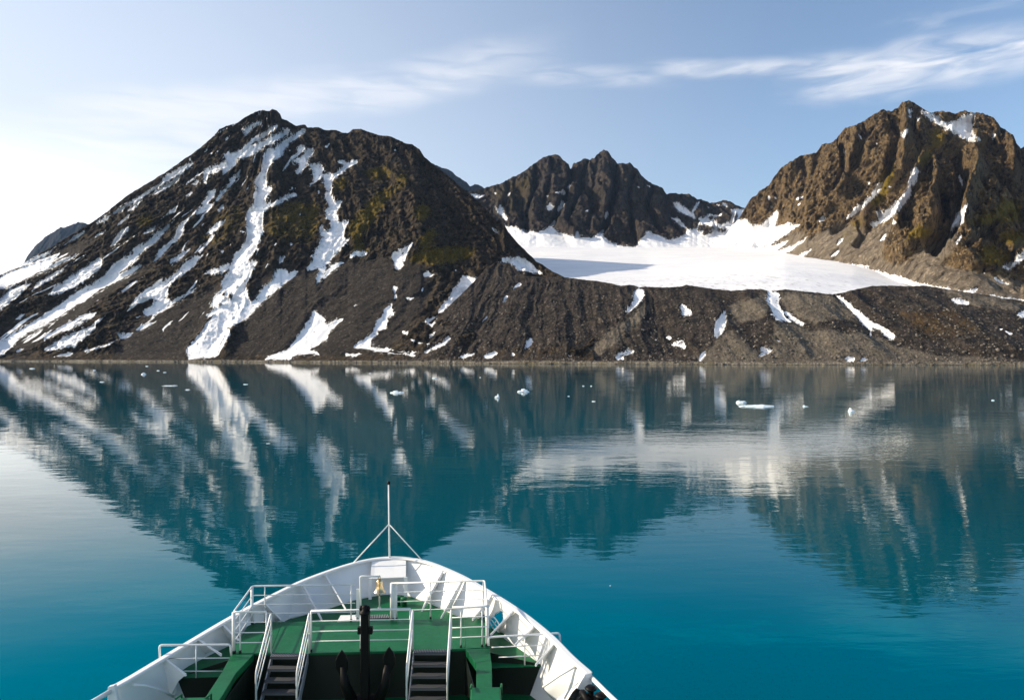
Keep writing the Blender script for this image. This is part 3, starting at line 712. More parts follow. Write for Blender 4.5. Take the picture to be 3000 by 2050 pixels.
for p in (
    C3((500, 950), (640, 860), (860, 740), (1040, 780), (1160, 760), (1090, 880), (1100, 960), (1200, 980), (1300, 900), (1520, 790), (1540, 840), (1420, 980), (1600, 1020), (1700, 1030), (1868, 1060), (1868, 1200), (1000, 1060), (600, 980)),
    C3((1190, 600), (1160, 740), (1080, 760), (1040, 800), (960, 860), (940, 940), (1060, 880), (1150, 780)), C3((480, 880), (600, 800), (700, 800), (600, 900)),
):
    scree_r.poly(p, 0.82)
scree_r.blur(6)
crest_r = C3((160, 905), (215, 850), (270, 770), (318, 712), (345, 670), (375, 615), (410, 600), (420, 575), (470, 550), (500, 500), (540, 450), (600, 410), (640, 385), (730, 370), (760, 325), (820, 310), (850, 280), (890, 235), (950, 215), (1000, 190), (1040, 160), (1100, 130), (1140, 140), (1160, 130), (1190, 120), (1200, 90), (1230, 80), (1270, 95), (1310, 125), (1360, 150), (1400, 140), (1450, 145), (1490, 155), (1540, 140), (1590, 150), (1640, 150), (1700, 175), (1740, 225), (1780, 255), (1810, 270), (1830, 320), (1850, 345), (1868, 335), (2000, 300), (2150, 260), (2400, 320), (2700, 420))
base_r = DD((1600, 566), (1685, 558), (1700, 554), (1760, 584), (1830, 612), (1950, 612), (2100, 652), (2324, 692), (2700, 740))
uR = np.arange(2090, 3400, 2.1)
ybR = pl(uR, [(2090, 1840), (2168, 1840), (2250, 1760), (2362, 1330), (2517, 1200), (2711, 960), (2850, 880), (3000, 850), (3400, 840)])
zbR = CAM_H + (CY - pl(uR, base_r)) / FPX * ybR - np.interp(uR, [2090, 2300, 2420, 2600], [22, 22, 8, 3])


cleft_r = Mask()
for p, wd, v_ in (
    (C3((1310, 360), (1285, 450), (1235, 590), (1130, 720), (1020, 800)), 16, 1.0), (C3((1180, 300), (1150, 400), (1090, 540), (960, 690), (830, 800)), 12, 0.8),
    (C3((1500, 380), (1540, 480), (1540, 640), (1490, 790), (1380, 930)), 34, 1.3), (C3((840, 290), (880, 370), (890, 470), (850, 560)), 14, 1.0), (C3((1000, 240), (1010, 330), (960, 430), (900, 520)), 10, 0.7),
    (C3((660, 420), (690, 500), (650, 590)), 10, 0.6), (C3((1420, 640), (1450, 740), (1400, 860)), 18, 1.0), (C3((1110, 140), (1150, 220), (1200, 280)), 9, 0.7), (C3((1290, 180), (1270, 260), (1310, 360)), 10, 0.6),
    (C3((760, 340), (740, 440), (700, 560), (620, 690)), 9, 0.6), (C3((980, 760), (1000, 830), (960, 900)), 12, 0.7), (C3((1700, 470), (1660, 570), (1590, 650)), 14, 0.7), (C3((1780, 560), (1740, 680), (1560, 800)), 12, 0.6), (C3((1800, 760), (1700, 860), (1560, 960)), 12, 0.6), (C3((560, 480), (540, 580), (500, 690)), 9, 0.5),
):
    cleft_r.line(p, wd, v_)
cleft_r.blur(5)
rib_r = Mask()
for p, wd in ((C3((1340, 440), (1240, 640), (1190, 760), (1170, 860)), 20), (C3((1620, 440), (1620, 600), (1570, 740), (1560, 860)), 24), (C3((1060, 640), (1010, 700), (1000, 780)), 14), (C3((960, 290), (940, 400), (860, 620), (720, 760)), 16), (C3((1230, 100), (1230, 300), (1200, 460), (1120, 620)), 14), (C3((640, 400), (560, 560), (440, 700)), 14), (C3((1380, 440), (1400, 620), (1370, 760)), 16), (C3((1770, 320), (1850, 480)), 20)):
    rib_r.line(p, wd)
rib_r.blur(7)


def detail_right(U, V, X, Y, Z, t):
    wob = 40 * fbm(X / 160, Y / 160, Z / 160, 4)
    tal = np.clip(scree_r.at(U, V) * 1.1, 0, 1)
    snow = snow_r.at(U, V)
    s = X - 0.75 * Z + wob
    a = fbm(s / 190, Z / 480, 0 * Z + 31.1, 3, 0.5, True)
    b = fbm(s / 75, Z / 150, Y / 250 + 13.7, 4, 0.5, True)
    c = fbm(X / 42, Y / 42, Z / 36, 5, 0.55, True)
    d = fbm(X / 14, Y / 14, Z / 14, 4, 0.6, True)
    rock = 1 - 0.9 * tal
    n = (56 * a - 56 * fbm(s / 130, Z / 380, Y / 900 + 51.3, 4, 0.5, True)) * (0.35 + 0.65 * rock) + 32 * b * (0.2 + 0.8 * rock) + 16 * c * rock + 8.5 * d * (0.15 + 0.85 * rock)
    cu, cv = U + 7 * c, V + 7 * d
    n = n + 8.5 * rock * ledges(X, Y, Z, 0.45, 26, 1.8 * a + 1.1 * c + 0.4 * d) * np.clip(0.6 + 1.2 * b, 0.1, 1)
    n = n * 0.8 + 42 * rib_r.at(cu, cv) - 46 * cleft_r.at(cu, cv) * (1 - 0.85 * snow)
    return (n * 1.15 * (1 - 0.65 * snow) - 7 * snow * rock) * np.clip(t / 0.1, 0, 1)


relief('mountain_right', uR, ybR, zbR, pl(uR, [(2168, 2080), (2300, 1950), (2450, 1850), (2650, 1720), (2850, 1680), (3000, 1640), (3400, 1550)]), pl(uR, crest_r), 300,
       lambda t, U: 0.62 * t + 0.75 * t * t - 0.37 * t ** 3, detail_right, M_right, {'snow': snow_r, 'halo': snow_r.wide(8), 'moss': moss_r, 'scree': scree_r}, back=800, jag=5.0, jag_f=0.09)[0]['kind'] = 'structure'

# --------------------------------------------------------------- moraine in front of the glacier
snow_m = Mask()
for p in (
    C3((465, 1120), (535, 1145), (525, 1190), (540, 1230), (560, 1270), (592, 1292), (510, 1287), (480, 1220), (463, 1180)), C3((560, 1235), (600, 1260), (668, 1300), (655, 1317), (600, 1287), (560, 1257)),
    C3((830, 1145), (880, 1165), (930, 1210), (980, 1250), (1040, 1295), (1110, 1330), (1168, 1365), (1160, 1392), (1110, 1377), (1085, 1340), (1040, 1322), (1030, 1347), (1000, 1320), (960, 1270), (900, 1210)), C3((1020, 1345), (1037, 1365), (1025, 1374)),
    C3((235, 1233), (240, 1300), (215, 1350), (190, 1387), (170, 1370), (180, 1300), (205, 1265)), C3((-10, 1213), (50, 1235), (40, 1262), (-5, 1257)), C3((-12, 1200), (20, 1212), (25, 1225), (-8, 1222)), C3((425, 1428), (472, 1440), (497, 1440), (480, 1462), (413, 1487), (430, 1460)), C3((510, 1380), (535, 1405), (520, 1402)),
    C3((883, 1488), (940, 1488), (932, 1517), (900, 1522)), C3((980, 1488), (1022, 1498), (970, 1512)), C3((1460, 1168), (1562, 1180), (1572, 1202), (1500, 1197)), C3((1870, 1230), (1990, 1260), (1990, 1290), (1870, 1272), (1830, 1257), (1840, 1238)), C3((1730, 1330), (1755, 1333), (1745, 1342)), C3((1765, 1343), (1808, 1355), (1790, 1367)),
    C3((125, 1450), (122, 1482), (95, 1512), (88, 1522), (95, 1478)), C3((1730, 1150), (1800, 1160), (1868, 1172), (1740, 1164)),
    C4((440, 1350), (480, 1318), (535, 1318), (550, 1378), (500, 1365)), C4((395, 1292), (430, 1282), (452, 1298), (420, 1308)), C4((300, 1308), (330, 1306), (325, 1316)), C4((25, 1410), (80, 1405), (95, 1378), (160, 1398), (120, 1420), (60, 1440), (75, 1462), (10, 1465), (20, 1435)), C4((500, 1060), (560, 1060), (605, 1095), (580, 1125), (530, 1115), (530, 1090)),
    C2((1220, 1383), (1234, 1400), (1215, 1432), (1193, 1447), (1198, 1410)), C2((1085, 1153), (1102, 1152), (1080, 1187), (1066, 1190)), C2((1165, 1078), (1172, 1090), (1140, 1112), (1122, 1120), (1130, 1105)), C2((1815, 1105), (1842, 1118), (1842, 1150), (1815, 1192), (1760, 1242), (1738, 1242), (1760, 1215), (1785, 1170), (1790, 1130)),
    C2((1115, 1466), (1152, 1475), (1125, 1484)), C2((965, 1478), (1030, 1456), (1042, 1465), (1010, 1492), (975, 1494)), C2((828, 1480), (917, 1463), (910, 1477), (850, 1492), (833, 1490)), C2((1425, 1470), (1455, 1475), (1435, 1482)), C2((1000, 1255), (985, 1275), (950, 1300), (970, 1275)),
    C2((775, 1368), (787, 1385), (750, 1417), (700, 1442), (650, 1467), (638, 1458), (700, 1423), (740, 1408), (760, 1380)),
):
    snow_m.poly(p)
snow_m.blur(1, 2)
scree_m = Mask()
for p in (C3((500, 1280), (700, 1330), (1000, 1350), (1120, 1400), (1300, 1460), (1868, 1500), (1868, 1540), (60, 1540), (180, 1400), (250, 1330), (420, 1480), (480, 1420)), C3((250, 1200), (460, 1140), (470, 1280), (260, 1300)), C3((1380, 1100), (1868, 1185), (1868, 1240), (1500, 1190)), C3((520, 1125), (820, 1150), (1000, 1280), (700, 1300), (560, 1230)), C2((1480, 1480), (1868, 1180), (1868, 1260), (1600, 1490))):
    scree_m.poly(p, 0.95)
scree_m.blur(9)
moss_m = Mask().poly(C3((740, 1220), (840, 1200), (860, 1280), (780, 1300)), 0.8).poly(C3((1150, 1240), (1500, 1220), (1700, 1350), (1300, 1400)), 0.6).poly(C2((1000, 1440), (1400, 1400), (1500, 1500), (1000, 1500)), 0.4).blur(12)
crest_m = DD((845, 822), (868, 806), (930, 765), (1000, 712), (1060, 655)) + C2((980, 1000), (1030, 970), (1080, 975), (1140, 1010), (1200, 1045), (1300, 1047), (1420, 1050), (1530, 1065), (1650, 1080), (1720, 1098), (1760, 1090), (1790, 1095)) + C4((190, 905), (230, 900), (400, 905), (500, 900), (560, 885), (620, 895), (750, 915), (900, 930), (1040, 920), (1150, 920), (1200, 935), (1240, 932), (1330, 920), (1400, 928)) + C3((660, 1127), (700, 1130), (820, 1145), (870, 1135), (950, 1115), (1040, 1098), (1130, 1095), (1230, 1100), (1330, 1095), (1450, 1115), (1600, 1138), (1868, 1180), (2200, 1215), (2600, 1260))
uM = np.arange(1095, 3400, 2.0)
ysM = shore_y(uM)
cvM = pl(uM, crest_m)
eM = (CY - cvM) / FPX
ycM = (ysM + 13 + 1.8 * CAM_H - 1.8 * 2) / (1 - 1.8 * eM)


def detail_mor(U, V, X, Y, Z, t):
    wob = 14 * fbm(X / 60, Y / 60, Z / 60, 4)
    lean = np.interp(X, [-200, -60, 60, 300, 600], [0.9, 0.5, 0.15, -0.1, -0.5])
    s = X - lean * Z + wob
    a = fbm(s / 70, Z / 300, 0 * Z + 2.2, 3, 0.5)
    b = fbm(s / 17, Z / 70, 0 * Z + 5.2, 3, 0.5, True)
    ribs = np.interp(X, [-120, -40, 150, 260], [0.3, 1, 0.8, 0.3])
    d = fbm(X / 5, Y / 5, Z / 5, 4, 0.7)
    snow = snow_m.at(U, V)
    n = np.interp(X, [100, 300], [17, 27]) * a + 5.0 * b * ribs + 1.8 * d
    return (n * (1 - 0.6 * snow) - 3.5 * snow) * np.clip(t / 0.12, 0, 1)


mor, (mX, mY, mZ) = relief('moraine', uM, ysM + 12.5, 2.0 + 0 * uM, np.maximum(ycM, ysM + 20), cvM, 190, lambda t, U: t * 1.12 - 0.12 * t * t, detail_mor, M_mor, {'snow': snow_m, 'halo': snow_m.wide(8), 'moss': moss_m, 'scree': scree_m}, back=60, jag=2.5, warp=4)
mor['kind'] = 'structure'

# --------------------------------------------------------------- glacier
m_ice, t, b = mat('glacier_snow')
P = t.new('ShaderNodeNewGeometry').outputs['Position']
n1 = t.noise(t.mapping(P, scale=(1, 2.5, 1)), 0.01, 5, 0.6)
n2 = t.noise(t.mapping(P, scale=(1, 0.5, 1)), 0.12, 4, 0.7)
gsep = t.new('ShaderNodeSeparateXYZ')
t.put(gsep.inputs[0], P)
c = t.mix(t.step(n1, 0.3, 0.75), (0.74, 0.74, 0.76), (0.86, 0.85, 0.84))
dirt = t.math('MULTIPLY', t.step(n2, 0.53, 0.66), t.math('MULTIPLY', t.attr('dirt'), 0.8))
c = t.mix(dirt, c, (0.20, 0.17, 0.14))
t.put(b.inputs['Base Color'], c)
b.inputs['Roughness'].default_value = 0.7
b.inputs['Specular IOR Level'].default_value = 0.2
t.put(b.inputs['Normal'], t.bump(t.math('ADD', t.math('MULTIPLY', n1, 5.0), n2), 1.0, 0.5))
uG = np.arange(1380, 3060, 6.0)
yfG = pl(uG, list(zip(uM, ycM))) - 2
rowsG = 170
tG = np.linspace(0, 1, rowsG)[:, None]
YG = yfG + (1925 - yfG) * tG ** 1.3
UG = np.broadcast_to(uG[None, :], YG.shape)
XG = (UG - CX) / FPX * YG
ZG = glacier_z(UG, YG)
zcM = CAM_H + np.interp(uG, uM, eM) * yfG
front = zcM - ZG[0] - 5
ZG = ZG + front * np.exp(-(YG - yfG) / 55.0) + 5.0 * fbm(XG / 260, YG / 260, 0 * XG, 4) * np.clip((YG - yfG) / 150, 0, 1)
# the snowfield curls up against the slopes on its right-hand and back sides
ZG = ZG - 14 * np.exp(-((YG - 1350) / 300.0) ** 2) * np.interp(UG, [1500, 1900, 2300], [1, 1, 0])
dirtG = np.clip(1 - (YG - yfG) / 330.0, 0, 1) ** 1.2 * np.interp(UG, [1380, 1500, 1700, 2300, 2500, 3060], [0.5, 0.6, 1, 0.9, 0.7, 0.6])
idx = np.arange(YG.size).reshape(YG.shape)
F = np.stack([idx[:-1, :-1], idx[:-1, 1:], idx[1:, 1:], idx[1:, :-1]], -1).reshape(-1, 4)
np_mesh('glacier', np.stack([XG, YG, ZG], -1).reshape(-1, 3), F, m_ice, True, {'dirt': dirtG})['kind'] = 'structure'

# --------------------------------------------------------------- far peaks
def far_peak(name, pts, depth, n, seed):
    u = np.linspace(pts[0][0], pts[-1][0], n)
    cv = pl(u, pts)

    def det(U, V, X, Y, Z, t):
        return 90 * fbm((X - 0.2 * Z) / 320, Z / 900, 0 * Z + seed, 5, 0.6, True) * np.clip(t / 0.2, 0, 1)
    sm = Mask()
    o, _ = relief(name, u, depth - 900 + 0 * u, 20 + 0 * u, depth + 0 * u, cv, 90, lambda t, U: t, det, M_far, {'snow': sm, 'halo': sm, 'moss': sm, 'scree': sm}, back=900, jag=5, jag_f=0.12)
    o['kind'] = 'structure'


far_peak('distant_mountain', C1((-260, 1250), (0, 1150), (100, 1000), (130, 972), (150, 935), (190, 880), (240, 835), (310, 790), (330, 775), (345, 778), (380, 768), (400, 760), (430, 748), (470, 755), (500, 765), (640, 800)), 6500, 240, 3.3)
far_peak('distant_ridge', C2((560, 380), (650, 410), (730, 450), (770, 460), (800, 480), (830, 505), (870, 530), (890, 552), (920, 543), (940, 545), (970, 563), (1100, 640)), 5200, 200, 6.1)

# --------------------------------------------------------------- beach
m_beach, t, b = mat('beach_pebbles')
P = t.new('ShaderNodeNewGeometry').outputs['Position']
vor = t.new('ShaderNodeTexVoronoi')
t.put(vor.inputs['Vector'], P)
vor.inputs['Scale'].default_value = 0.9
vs_ = t.new('ShaderNodeSeparateColor')
t.put(vs_.inputs[0], vor.outputs['Color'])
n1 = t.noise(P, 0.08, 4, 0.6)
c = t.mix(t.step(vs_.outputs[0], 0.1, 0.9), (0.07, 0.058, 0.042), (0.29, 0.25, 0.175))
c = t.mix(t.step(n1, 0.45, 0.7), c, (0.13, 0.10, 0.04))
zs = t.new('ShaderNodeSeparateXYZ')
t.put(zs.inputs[0], P)
c = t.mix(t.step(t.math('ADD', zs.outputs[2], t.math('MULTIPLY', n1, 0.4)), 0.75, 0.25), c, (0.035, 0.03, 0.022))
t.put(b.inputs['Base Color'], c)
b.inputs['Roughness'].default_value = 0.85
t.put(b.inputs['Normal'], t.bump(t.math('SUBTRACT', 1.0, vor.outputs['Distance']), 0.5, 0.9))
uB = np.arange(-400, 3402, 3.0)
pr = [(-25, -1.5), (-2, -0.12), (1, 0.18), (4, 0.9), (8, 1.0), (13, 1.0), (17, 1.02), (24, 1.04)]
rows = []
for i, (dy, h) in enumerate(pr):
    y = shore_y(uB) + dy + 2.2 * fbm(uB / 14, uB * 0 + 3, uB * 0, 4) + 4.0 * fbm(uB / 90, uB * 0 + 8, uB * 0, 3)
    z = (h * shore_top(uB) if h > 0.5 else h + 0 * uB) + (0.35 * fbm(uB / 5, uB * 0 + i * 3.3, uB * 0, 3) if h > 0.3 else 0)
    rows.append(np.stack([(uB - CX) / FPX * y, y, z * (1 + 0.35 * fbm(uB / 120, uB * 0 + 4.4, uB * 0, 3)) if h > 0.5 else z], -1))
V_ = np.stack(rows)
idx = np.arange(V_.shape[0] * V_.shape[1]).reshape(V_.shape[:2])
F = np.stack([idx[:-1, :-1], idx[:-1, 1:], idx[1:, 1:], idx[1:, :-1]], -1).reshape(-1, 4)
np_mesh('beach', V_.reshape(-1, 3), F, m_beach, True)['kind'] = 'structure'

# --------------------------------------------------------------- boulders strewn over moraine and shore
rg = np.random.RandomState(5)
ico_v, ico_f = [], []
_b = bmesh.new()
bmesh.ops.create_icosphere(_b, subdivisions=1, radius=1)
ico_v = np.array([v.co[:] for v in _b.verts])
ico_f = np.array([[v.index for v in f.verts] for f in _b.faces])
_b.free()


def rocks(name, pts, sizes, m_):
    n = len(pts)
    q = rg.normal(size=(n, 3, 3))
    q, _ = np.linalg.qr(q)
    sc = sizes[:, None, None] * rg.uniform(0.6, 1.3, size=(n, 1, 3))
    lump = rg.uniform(0.72, 1.15, size=(n, len(ico_v), 1))
    v = (ico_v[None] * lump * sc) @ q
    v = v + pts[:, None, :]
    f = ico_f[None] + (np.arange(n) * len(ico_v))[:, None, None]
    return np_mesh(name, v.reshape(-1, 3), f.reshape(-1, 3), m_, False)


m_bould, t, b = mat('boulder_rock')
P = t.new('ShaderNodeNewGeometry').outputs['Position']
gi = t.new('ShaderNodeNewGeometry').outputs['Random Per Island']
c = t.mix(gi, (0.05, 0.042, 0.035), (0.22, 0.185, 0.145))
c = t.mix(t.step(t.noise(P, 0.9, 4, 0.6), 0.4, 0.7), c, (0.09, 0.075, 0.06))
t.put(b.inputs['Base Color'], c)
b.inputs['Roughness'].default_value = 0.95
NBo = 5500
ri = (rg.power(0.8, NBo) * 150 + 4).astype(int)
ri = np.where(rg.rand(NBo) < 0.6, (rg.rand(NBo) ** 2.2 * 120 + 3).astype(int), ri)
ci = rg.randint(0, mX.shape[1], NBo)
okc = snow_m.at(np.broadcast_to(uM[ci], ci.shape), CY - FPX * (mZ[ri, ci] - CAM_H) / mY[ri, ci]) < 0.2
ri, ci = ri[okc], ci[okc]
pts = np.stack([mX[ri, ci], mY[ri, ci], mZ[ri, ci]], -1)
sz = 0.4 + 1.5 * rg.rand(len(pts)) ** 5
NS = 5200
us = rg.uniform(-100, 3100, NS)
dy = rg.uniform(1, 13, NS)
ys = shore_y(us) + dy
pts2 = np.stack([(us - CX) / FPX * ys, ys, np.minimum(dy / 4, 1) * shore_top(us) * 0.95 + 0.1], -1)
pts = np.vstack([pts, pts2])
sz = np.concatenate([sz, 0.3 + 1.0 * rg.rand(NS) ** 4])
rocks('boulders', pts, sz, m_bould)['kind'] = 'stuff'

# --------------------------------------------------------------- water
m_w, t, b = mat('bay_water')
P = t.new('ShaderNodeNewGeometry').outputs['Position']
calm = t.noise(t.mapping(P, scale=(0.5, 1.0, 1)), 0.013, 3, 0.5)
psep = t.new('ShaderNodeSeparateXYZ')
t.put(psep.inputs[0], P)
wavy = t.step(t.math('ADD', t.math('MULTIPLY', psep.outputs[0], 0.004), calm), 0.35, 0.75)     # breeze on the right-hand side of the bay
swell = t.noise(t.mapping(P, rot=(0, 0, 0.15), scale=(0.45, 1.0, 1)), 0.22, 3, 0.5)
rip = t.noise(t.mapping(P, rot=(0, 0, -0.25), scale=(0.30, 1.0, 1)), 0.85, 3, 0.55)
patch = t.step(t.noise(t.mapping(P, rot=(0, 0, 0.3), scale=(0.4, 1.0, 1)), 0.035, 4, 0.6), 0.36, 0.62, 0.35, 1.25)
rip = t.math('MULTIPLY', rip, patch)
rip2 = t.noise(t.mapping(P, rot=(0, 0, 0.1), scale=(0.5, 1.0, 1)), 2.4, 2, 0.5)
h = t.math('ADD', t.math('MULTIPLY', swell, 0.026), t.math('MULTIPLY', rip, t.step(wavy, 0, 1, 0.007, 0.022, False)))
h = t.math('ADD', h, t.math('MULTIPLY', rip2, t.step(wavy, 0, 1, 0.0006, 0.003, False)))
nrm = t.bump(h, 1.0, 1.0)
deep = t.mix(t.step(t.noise(P, 0.02, 3, 0.5), 0.3, 0.7), (0.0, 0.068, 0.098), (0.0, 0.084, 0.118))
t.n.remove(b)
dif = t.new('ShaderNodeBsdfDiffuse')
t.put(dif.inputs['Color'], deep)
lw = t.new('ShaderNodeLayerWeight')
lw.inputs['Blend'].default_value = 0.5
t.put(lw.inputs['Normal'], nrm)
fres = t.new('ShaderNodeFresnel')
fres.inputs['IOR'].default_value = 1.45
t.put(fres.inputs['Normal'], nrm)
glo = t.new('ShaderNodeBsdfGlossy')
glo.inputs['Roughness'].default_value = 0.015
t.put(glo.inputs['Color'], t.mix(t.step(lw.outputs['Facing'], 0.63, 0.81), (0.0, 0.74, 1.0), (1.0, 0.97, 0.93)))
t.put(glo.inputs['Normal'], nrm)
mx = t.new('ShaderNodeMixShader')
t.put(mx.inputs[0], fres.outputs[0])
t.l.new(dif.outputs[0], mx.inputs[1])
t.l.new(glo.outputs[0], mx.inputs[2])
t.l.new(mx.outputs[0], [nd for nd in t.n if nd.type == 'OUTPUT_MATERIAL'][0].inputs['Surface'])
S_ = 14000
bm = bmesh.new()
for q in ((-S_, -3000, 0), (S_, -3000, 0), (S_, 20000, 0), (-S_, 20000, 0)):
    bm.verts.new(q)
bm.faces.new(bm.verts)
me = bpy.data.meshes.new('water')
bm.to_mesh(me)
bm.free()
me.materials.append(m_w)
o = bpy.data.objects.new('water', me)
COL.objects.link(o)
o['kind'] = 'structure'

# --------------------------------------------------------------- air between here and the far peaks
m_hz = bpy.data.materials.new('haze')
m_hz.use_nodes = True
t = NT(m_hz.node_tree)
for nd in list(t.n):
    if nd.type == 'BSDF_PRINCIPLED':
        t.n.remove(nd)
pv = t.new('ShaderNodeVolumePrincipled')
pv.inputs['Color'].default_value = (0.42, 0.64, 1.0, 1)
pv.inputs['Density'].default_value = 1.6e-5
pv.inputs['Anisotropy'].default_value = 0.1
out = [nd for nd in t.n if nd.type == 'OUTPUT_MATERIAL'][0]
t.l.new(pv.outputs[0], out.inputs['Volume'])
bm = bmesh.new()
bmesh.ops.create_cube(bm, size=1.0)
for v in bm.verts:
    v.co = Vector((v.co.x * 32000, 8300 + v.co.y * 24000, 699 + v.co.z * 1402))
me = bpy.data.meshes.new('haze')
bm.to_mesh(me)
bm.free()
me.materials.append(m_hz)
o = bpy.data.objects.new('haze', me)
COL.objects.link(o)
o['kind'] = 'stuff'
# ------------------------------------------------------------------ ship
FD = FPX * 0.774667


def P3(u, v, h):
    """the point on a sight line that lies h metres below eye height (deck levels of the ship)"""
    y = h * FD / (v - 794.0)
    return Vector(((u - 1162.0) / FD * y, y, CAM_H - h))


def PY(u, v, y):
    return Vector(((u - 1162.0) / FD * y, y, CAM_H - (v - 794.0) / FD * y))


def paint(name, base, rough=0.4, stain=0.0, stain_c=(0.2, 0.12, 0.06), bump=0.0, var=0.12, streak_z=True):
    m, t, b = mat(name)
    P = t.new('ShaderNodeNewGeometry').outputs['Position']
    n = t.noise(P, 1.3, 5, 0.65)
    n2 = t.noise(t.mapping(P, scale=(1, 1, 0.25 if streak_z else 1)), 6.0, 5, 0.7)
    c = t.mix(t.step(n, 0.3, 0.7), [q * (1 - var) for q in base], base)
    if stain:
        c = t.mix(t.math('MULTIPLY', t.step(t.math('ADD', t.math('MULTIPLY', n2, 0.6), t.math('MULTIPLY', n, 0.4)), 0.56, 0.72), stain), c, stain_c)
    t.put(b.inputs['Base Color'], c)
    t.put(b.inputs['Roughness'], t.step(n2, 0.3, 0.7, rough * 0.85, rough * 1.2, False))
    if bump:
        t.put(b.inputs['Normal'], t.bump(t.math('ADD', n, t.math('MULTIPLY', n2, 0.3)), bump, 0.6))
    return m


M_white = paint('white_ship_paint', (0.80, 0.80, 0.79), 0.38, 0.10, (0.45, 0.40, 0.34), 0.006, 0.04)
M_rail = paint('white_rail_paint', (0.80, 0.80, 0.78), 0.35, 0.12, (0.4, 0.34, 0.28))
M_green = paint('green_deck_paint', (0.004, 0.125, 0.044), 0.45, 0.7, (0.003, 0.062, 0.032), 0.004, 0.25, False)
M_green.node_tree.nodes['Principled BSDF'].inputs['Specular IOR Level'].default_value = 0.3
M_dgreen_shade = paint('dark_green_paint_and_shade', (0.001, 0.007, 0.003), 0.5, 0.4, (0.001, 0.003, 0.002), 0.004, 0.3)  # near-black: shade on bulkhead, gussets and steps painted in; post feet truly dark
M_black = paint('black_anchor_paint', (0.004, 0.004, 0.0045), 0.5, 0.3, (0.012, 0.009, 0.007), 0.004)
M_black.node_tree.nodes['Principled BSDF'].inputs['Specular IOR Level'].default_value = 0.15
M_tread = paint('dark_step_coating', (0.045, 0.047, 0.052), 0.7, 0.4, (0.08, 0.08, 0.085), 0.004)
M_nose = paint('worn_step_edge', (0.10, 0.10, 0.108), 0.6, 0.4, (0.05, 0.05, 0.055))
M_steel = paint('grey_steel', (0.30, 0.31, 0.33), 0.5, 0.3, (0.15, 0.14, 0.13))
M_brass, t, b = mat('brass')
b.inputs['Base Color'].default_value = (0.72, 0.52, 0.27, 1)
b.inputs['Metallic'].default_value = 1.0
b.inputs['Roughness'].default_value = 0.25
M_rope = paint('white_rope', (0.55, 0.52, 0.45), 0.9, 0.3, (0.3, 0.26, 0.2))
M_hull = paint('dark_hull_paint', (0.03, 0.05, 0.09), 0.4, 0.2)


class MB:
    """collects tubes, boxes and plates and links them as one mesh object"""
    def __init__(self):
        self.v, self.f = [], []

    def add(self, vs_, fs_):
        k = len(self.v)
        self.v += [tuple(q) for q in vs_]
        self.f += [tuple(i + k for i in f) for f in fs_]
        return self

    def tube(self, pts, r, n=10, caps=True):
        pts = [Vector(p) for p in pts]
        rs = r if isinstance(r, (list, tuple)) else [r] * len(pts)
        rings = []
        prev = None
        for i, p in enumerate(pts):
            a = pts[max(i - 1, 0)]
            c = pts[min(i + 1, len(pts) - 1)]
            d = (c - a).normalized()
            up = prev if prev is not None else (Vector((0, 0, 1)) if abs(d.z) < 0.9 else Vector((1, 0, 0)))
            s = d.cross(up).normalized()
            up = s.cross(d).normalized()
            prev = up
            rings.append([p + (s * math.cos(2 * math.pi * k / n) + up * math.sin(2 * math.pi * k / n)) * rs[i] for k in range(n)])
        vs_ = [q for ring in rings for q in ring]
        fs_ = []
        for i in range(len(pts) - 1):
            for k in range(n):
                fs_.append((i * n + k, i * n + (k + 1) % n, (i + 1) * n + (k + 1) % n, (i + 1) * n + k))
        if caps:
            fs_.append(tuple(range(n - 1, -1, -1)))
            fs_.append(tuple((len(pts) - 1) * n + k for k in range(n)))
        return self.add(vs_, fs_)

    def prism(self, poly, off):
        """flat outline given thickness along off"""
        off = Vector(off)
        a = [Vector(p) - off * 0.5 for p in poly]
        c = [Vector(p) + off * 0.5 for p in poly]
        n = len(a)
        fs_ = [tuple(range(n - 1, -1, -1)), tuple(range(n, 2 * n))]
        for i in range(n):
            j = (i + 1) % n
            fs_.append((i, j, n + j, n + i))
        return self.add(a + c, fs_)

    def box(self, c, sx, sy, sz, rz=0.0):
        m = Matrix.Rotation(rz, 3, 'Z')
        vs_ = [Vector(c) + m @ Vector((x * sx / 2, y * sy / 2, z * sz / 2)) for z in (-1, 1) for x, y in ((-1, -1), (1, -1), (1, 1), (-1, 1))]
        return self.add(vs_, [(3, 2, 1, 0), (4, 5, 6, 7), (0, 1, 5, 4), (1, 2, 6, 5), (2, 3, 7, 6), (3, 0, 4, 7)])

    def lathe(self, c, prof, n=24):
        c = Vector(c)
        vs_ = [c + Vector((r * math.cos(2 * math.pi * k / n), r * math.sin(2 * math.pi * k / n), z)) for r, z in prof for k in range(n)]
        fs_ = []
        for i in range(len(prof) - 1):
            for k in range(n):
                fs_.append((i * n + k, i * n + (k + 1) % n, (i + 1) * n + (k + 1) % n, (i + 1) * n + k))
        fs_.append(tuple(range(n - 1, -1, -1)))
        fs_.append(tuple((len(prof) - 1) * n + k for k in range(n)))
        return self.add(vs_, fs_)

    def build(self, name, m, parent=None, smooth=False, bevel=0.0):
        me = bpy.data.meshes.new(name)
        me.from_pydata(self.v, [], self.f)
        me.update()
        bm = bmesh.new()
        bm.from_mesh(me)
        bmesh.ops.recalc_face_normals(bm, faces=bm.faces)
        bm.to_mesh(me)
        bm.free()
        me.materials.append(m)
        o = bpy.data.objects.new(name, me)
        COL.objects.link(o)
        if smooth:
            for p in me.polygons:
                p.use_smooth = len(p.vertices) == 4
        if bevel:
            md = o.modifiers.new('bevel', 'BEVEL')
            md.width = bevel
            md.segments = 2
            md.limit_method = 'ANGLE'
        if parent:
            o.parent = parent
        return o


